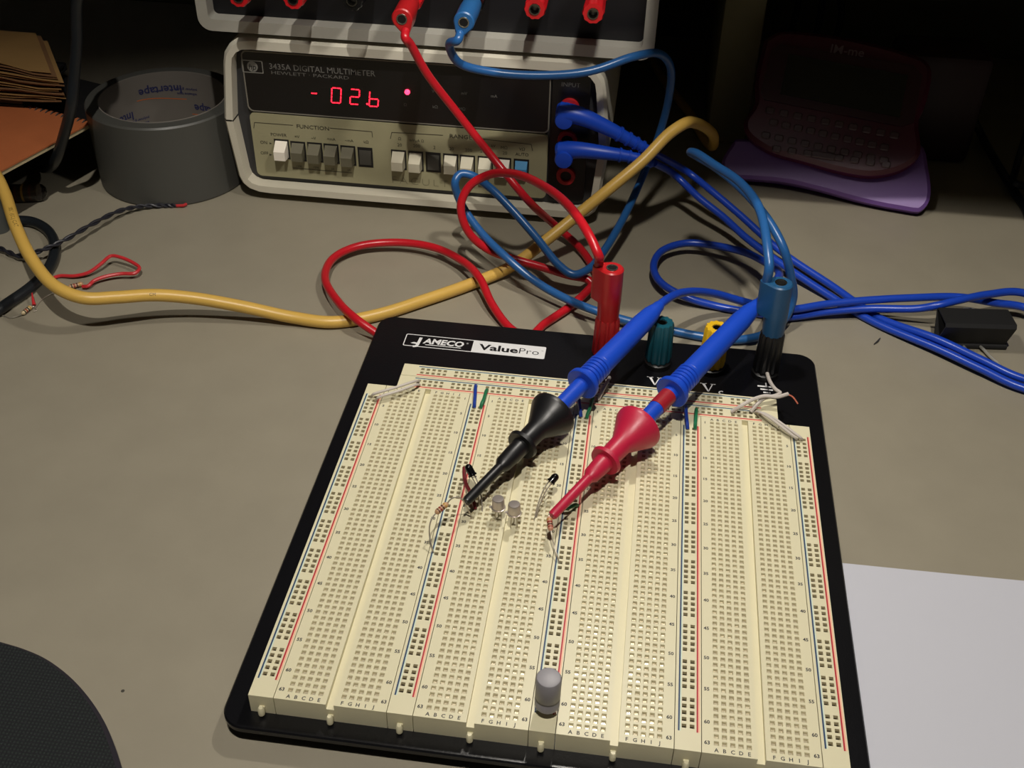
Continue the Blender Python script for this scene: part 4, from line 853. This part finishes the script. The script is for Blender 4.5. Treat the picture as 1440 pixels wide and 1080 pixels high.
# dark box behind, loose cables on the right
q = MB(); bo = Y(1330, 100, 470); q.box(bo.x - 30, bo.x + 26, 462, 500, 0, bo.z + 12, bev=5); 
tag(q.build('dark_box', mat('box_dark', (52, 30, 34), .5), loc=(bo.x, 480, 0)), 'dark rounded box standing behind the toy messenger', 'box')
q = MB(); q.tube(catmull([Y(1330, 60, 512), Y(1352, 128, 508), Y(1380, 190, 496), Z(1404, 233, 8), Z(1422, 262, 3.4), Z(1440, 290, 3), Z(1470, 330, 3), Vector((430, 336, 3)), Vector((560, 360, 3)), Vector((750, 372, 3))], 8), 2.6, 10)
tag(q.build('loose_cable', m_bkc, loc=Z(1422, 262, 0)), 'black cable slanting down the wall at the right edge', 'cable')
q = MB(); q.tube(catmull([Vector((370, 470, 60)), Y(1455, 160, 470), Y(1440, 200, 455), Y(1428, 240, 440), Z(1428, 258, 9), Vector((366, 425, 6))], 8), 2.2, 10)
tag(q.build('loose_cable', m_bkc, loc=Z(1426, 262, 0)), 'shorter black cable meeting the slanting one at the right edge', 'cable')
for (u0, v0, u1, v1, wh) in ((1127, -20, 1115, 38, 'leftmost'), (1160, -20, 1150, 40, 'middle'), (1181, -20, 1183, 22, 'rightmost')):
    a, b_ = Y(u0, v0, 585), Y(u1, v1, 585); q = MB(); q.tube(catmull([Vector((a.x, 590, 240)), a, b_, Vector((b_.x - 2, 582, max(6, b_.z * .4))), Vector((b_.x - 3, 566, 4)), Vector((b_.x - 4, 536, 3))], 8), 2.4, 10)
    tag(q.build('hanging_cable', m_bkc, loc=(b_.x, 580, 0)), '%s of three dark cables hanging behind the toy messenger' % wh, 'cable', 'hanging dark cables')
# upright board on the right, with an unseen shelf added to shade the toy
m_sh = mat('shelf_olive', (140, 132, 96), .7, noise=(12, .1))
sf = thing('panel_and_shade_shelf', (300, 480, 0), 'olive upright panel with an added unseen shelf board shading the toy messenger', 'shelf')
pa_, pb2 = Y(1012, 60, 468), Y(1070, 60, 468)
q = MB(); q.box(pa_.x, pb2.x, 468, 655, 0, 193, bev=1.5); q.build('upright_panel', m_sh, sf)
q = MB(); q.box(106, 700, 266, 657, 193, 211, bev=1.5); q.build('shelf_board', m_sh, sf)  # out of view, added to block the lamps over the back right desk
q = MB(); q.box(676, 698, 420, 655, 0, 193, bev=1.5); q.build('upright_panel', m_sh, sf)

# ------------------------------------------------------------------ desk lamp that lights the scene (above the picture)
m_lamp = mat('lamp_metal', (40, 40, 42), .4, metal=.6)
def lamp(nm, LX, base, rim, dep, elbow, light, label):
    lp = thing(nm, base, label, 'lamp'); base = Vector(base)
    q = MB(); q.lathe(LX, ZA, [(-dep, rim + 1.5), (-10, rim * .84), (18, rim * .64), (40, 22), (60, 18), (60, 16.5), (40, 20), (18, rim * .60), (-10, rim * .80), (-dep, rim), (-dep, rim + 1.5)], 40, cap0=False, cap1=False); sh = q.build('shade', m_lamp, lp)
    q = MB(); q.lathe(LX + ZA * 21, ZA, [(0, 5), (2, 9), (36, 16)], 24); q.build('bulb_socket', m_lamp, sh)
    q = MB(); q.tube(catmull([LX + ZA * 56, LX + Vector((30, -2, 84)), Vector(elbow), Vector((base.x, base.y, elbow[2] - 60))], 6), 6, 12); q.build('arm', m_lamp, lp)
    q = MB(); q.tube([base + ZA * 12, Vector((base.x, base.y, elbow[2] - 56))], 7, 14); q.build('pole', m_lamp, lp)
    q = MB(); q.lathe(base, ZA, [(0, 60), (10, 60), (16, 52), (18, 10)], 40); q.build('base', m_lamp, lp)
    light.parent = lp; light.location = (LX - base) / 1000
lamp('floor_lamp', LAMP_A, (900, -520, -740), 78, 98, (560, -380, 1230), bulb_a, 'tall dark metal floor lamp shining over the desk front')
lamp('desk_lamp', LAMP_B, (600, 140, 0), 62, 50, (380, 160, 450), bulb_b, 'low dark metal desk lamp above the back of the breadboard')
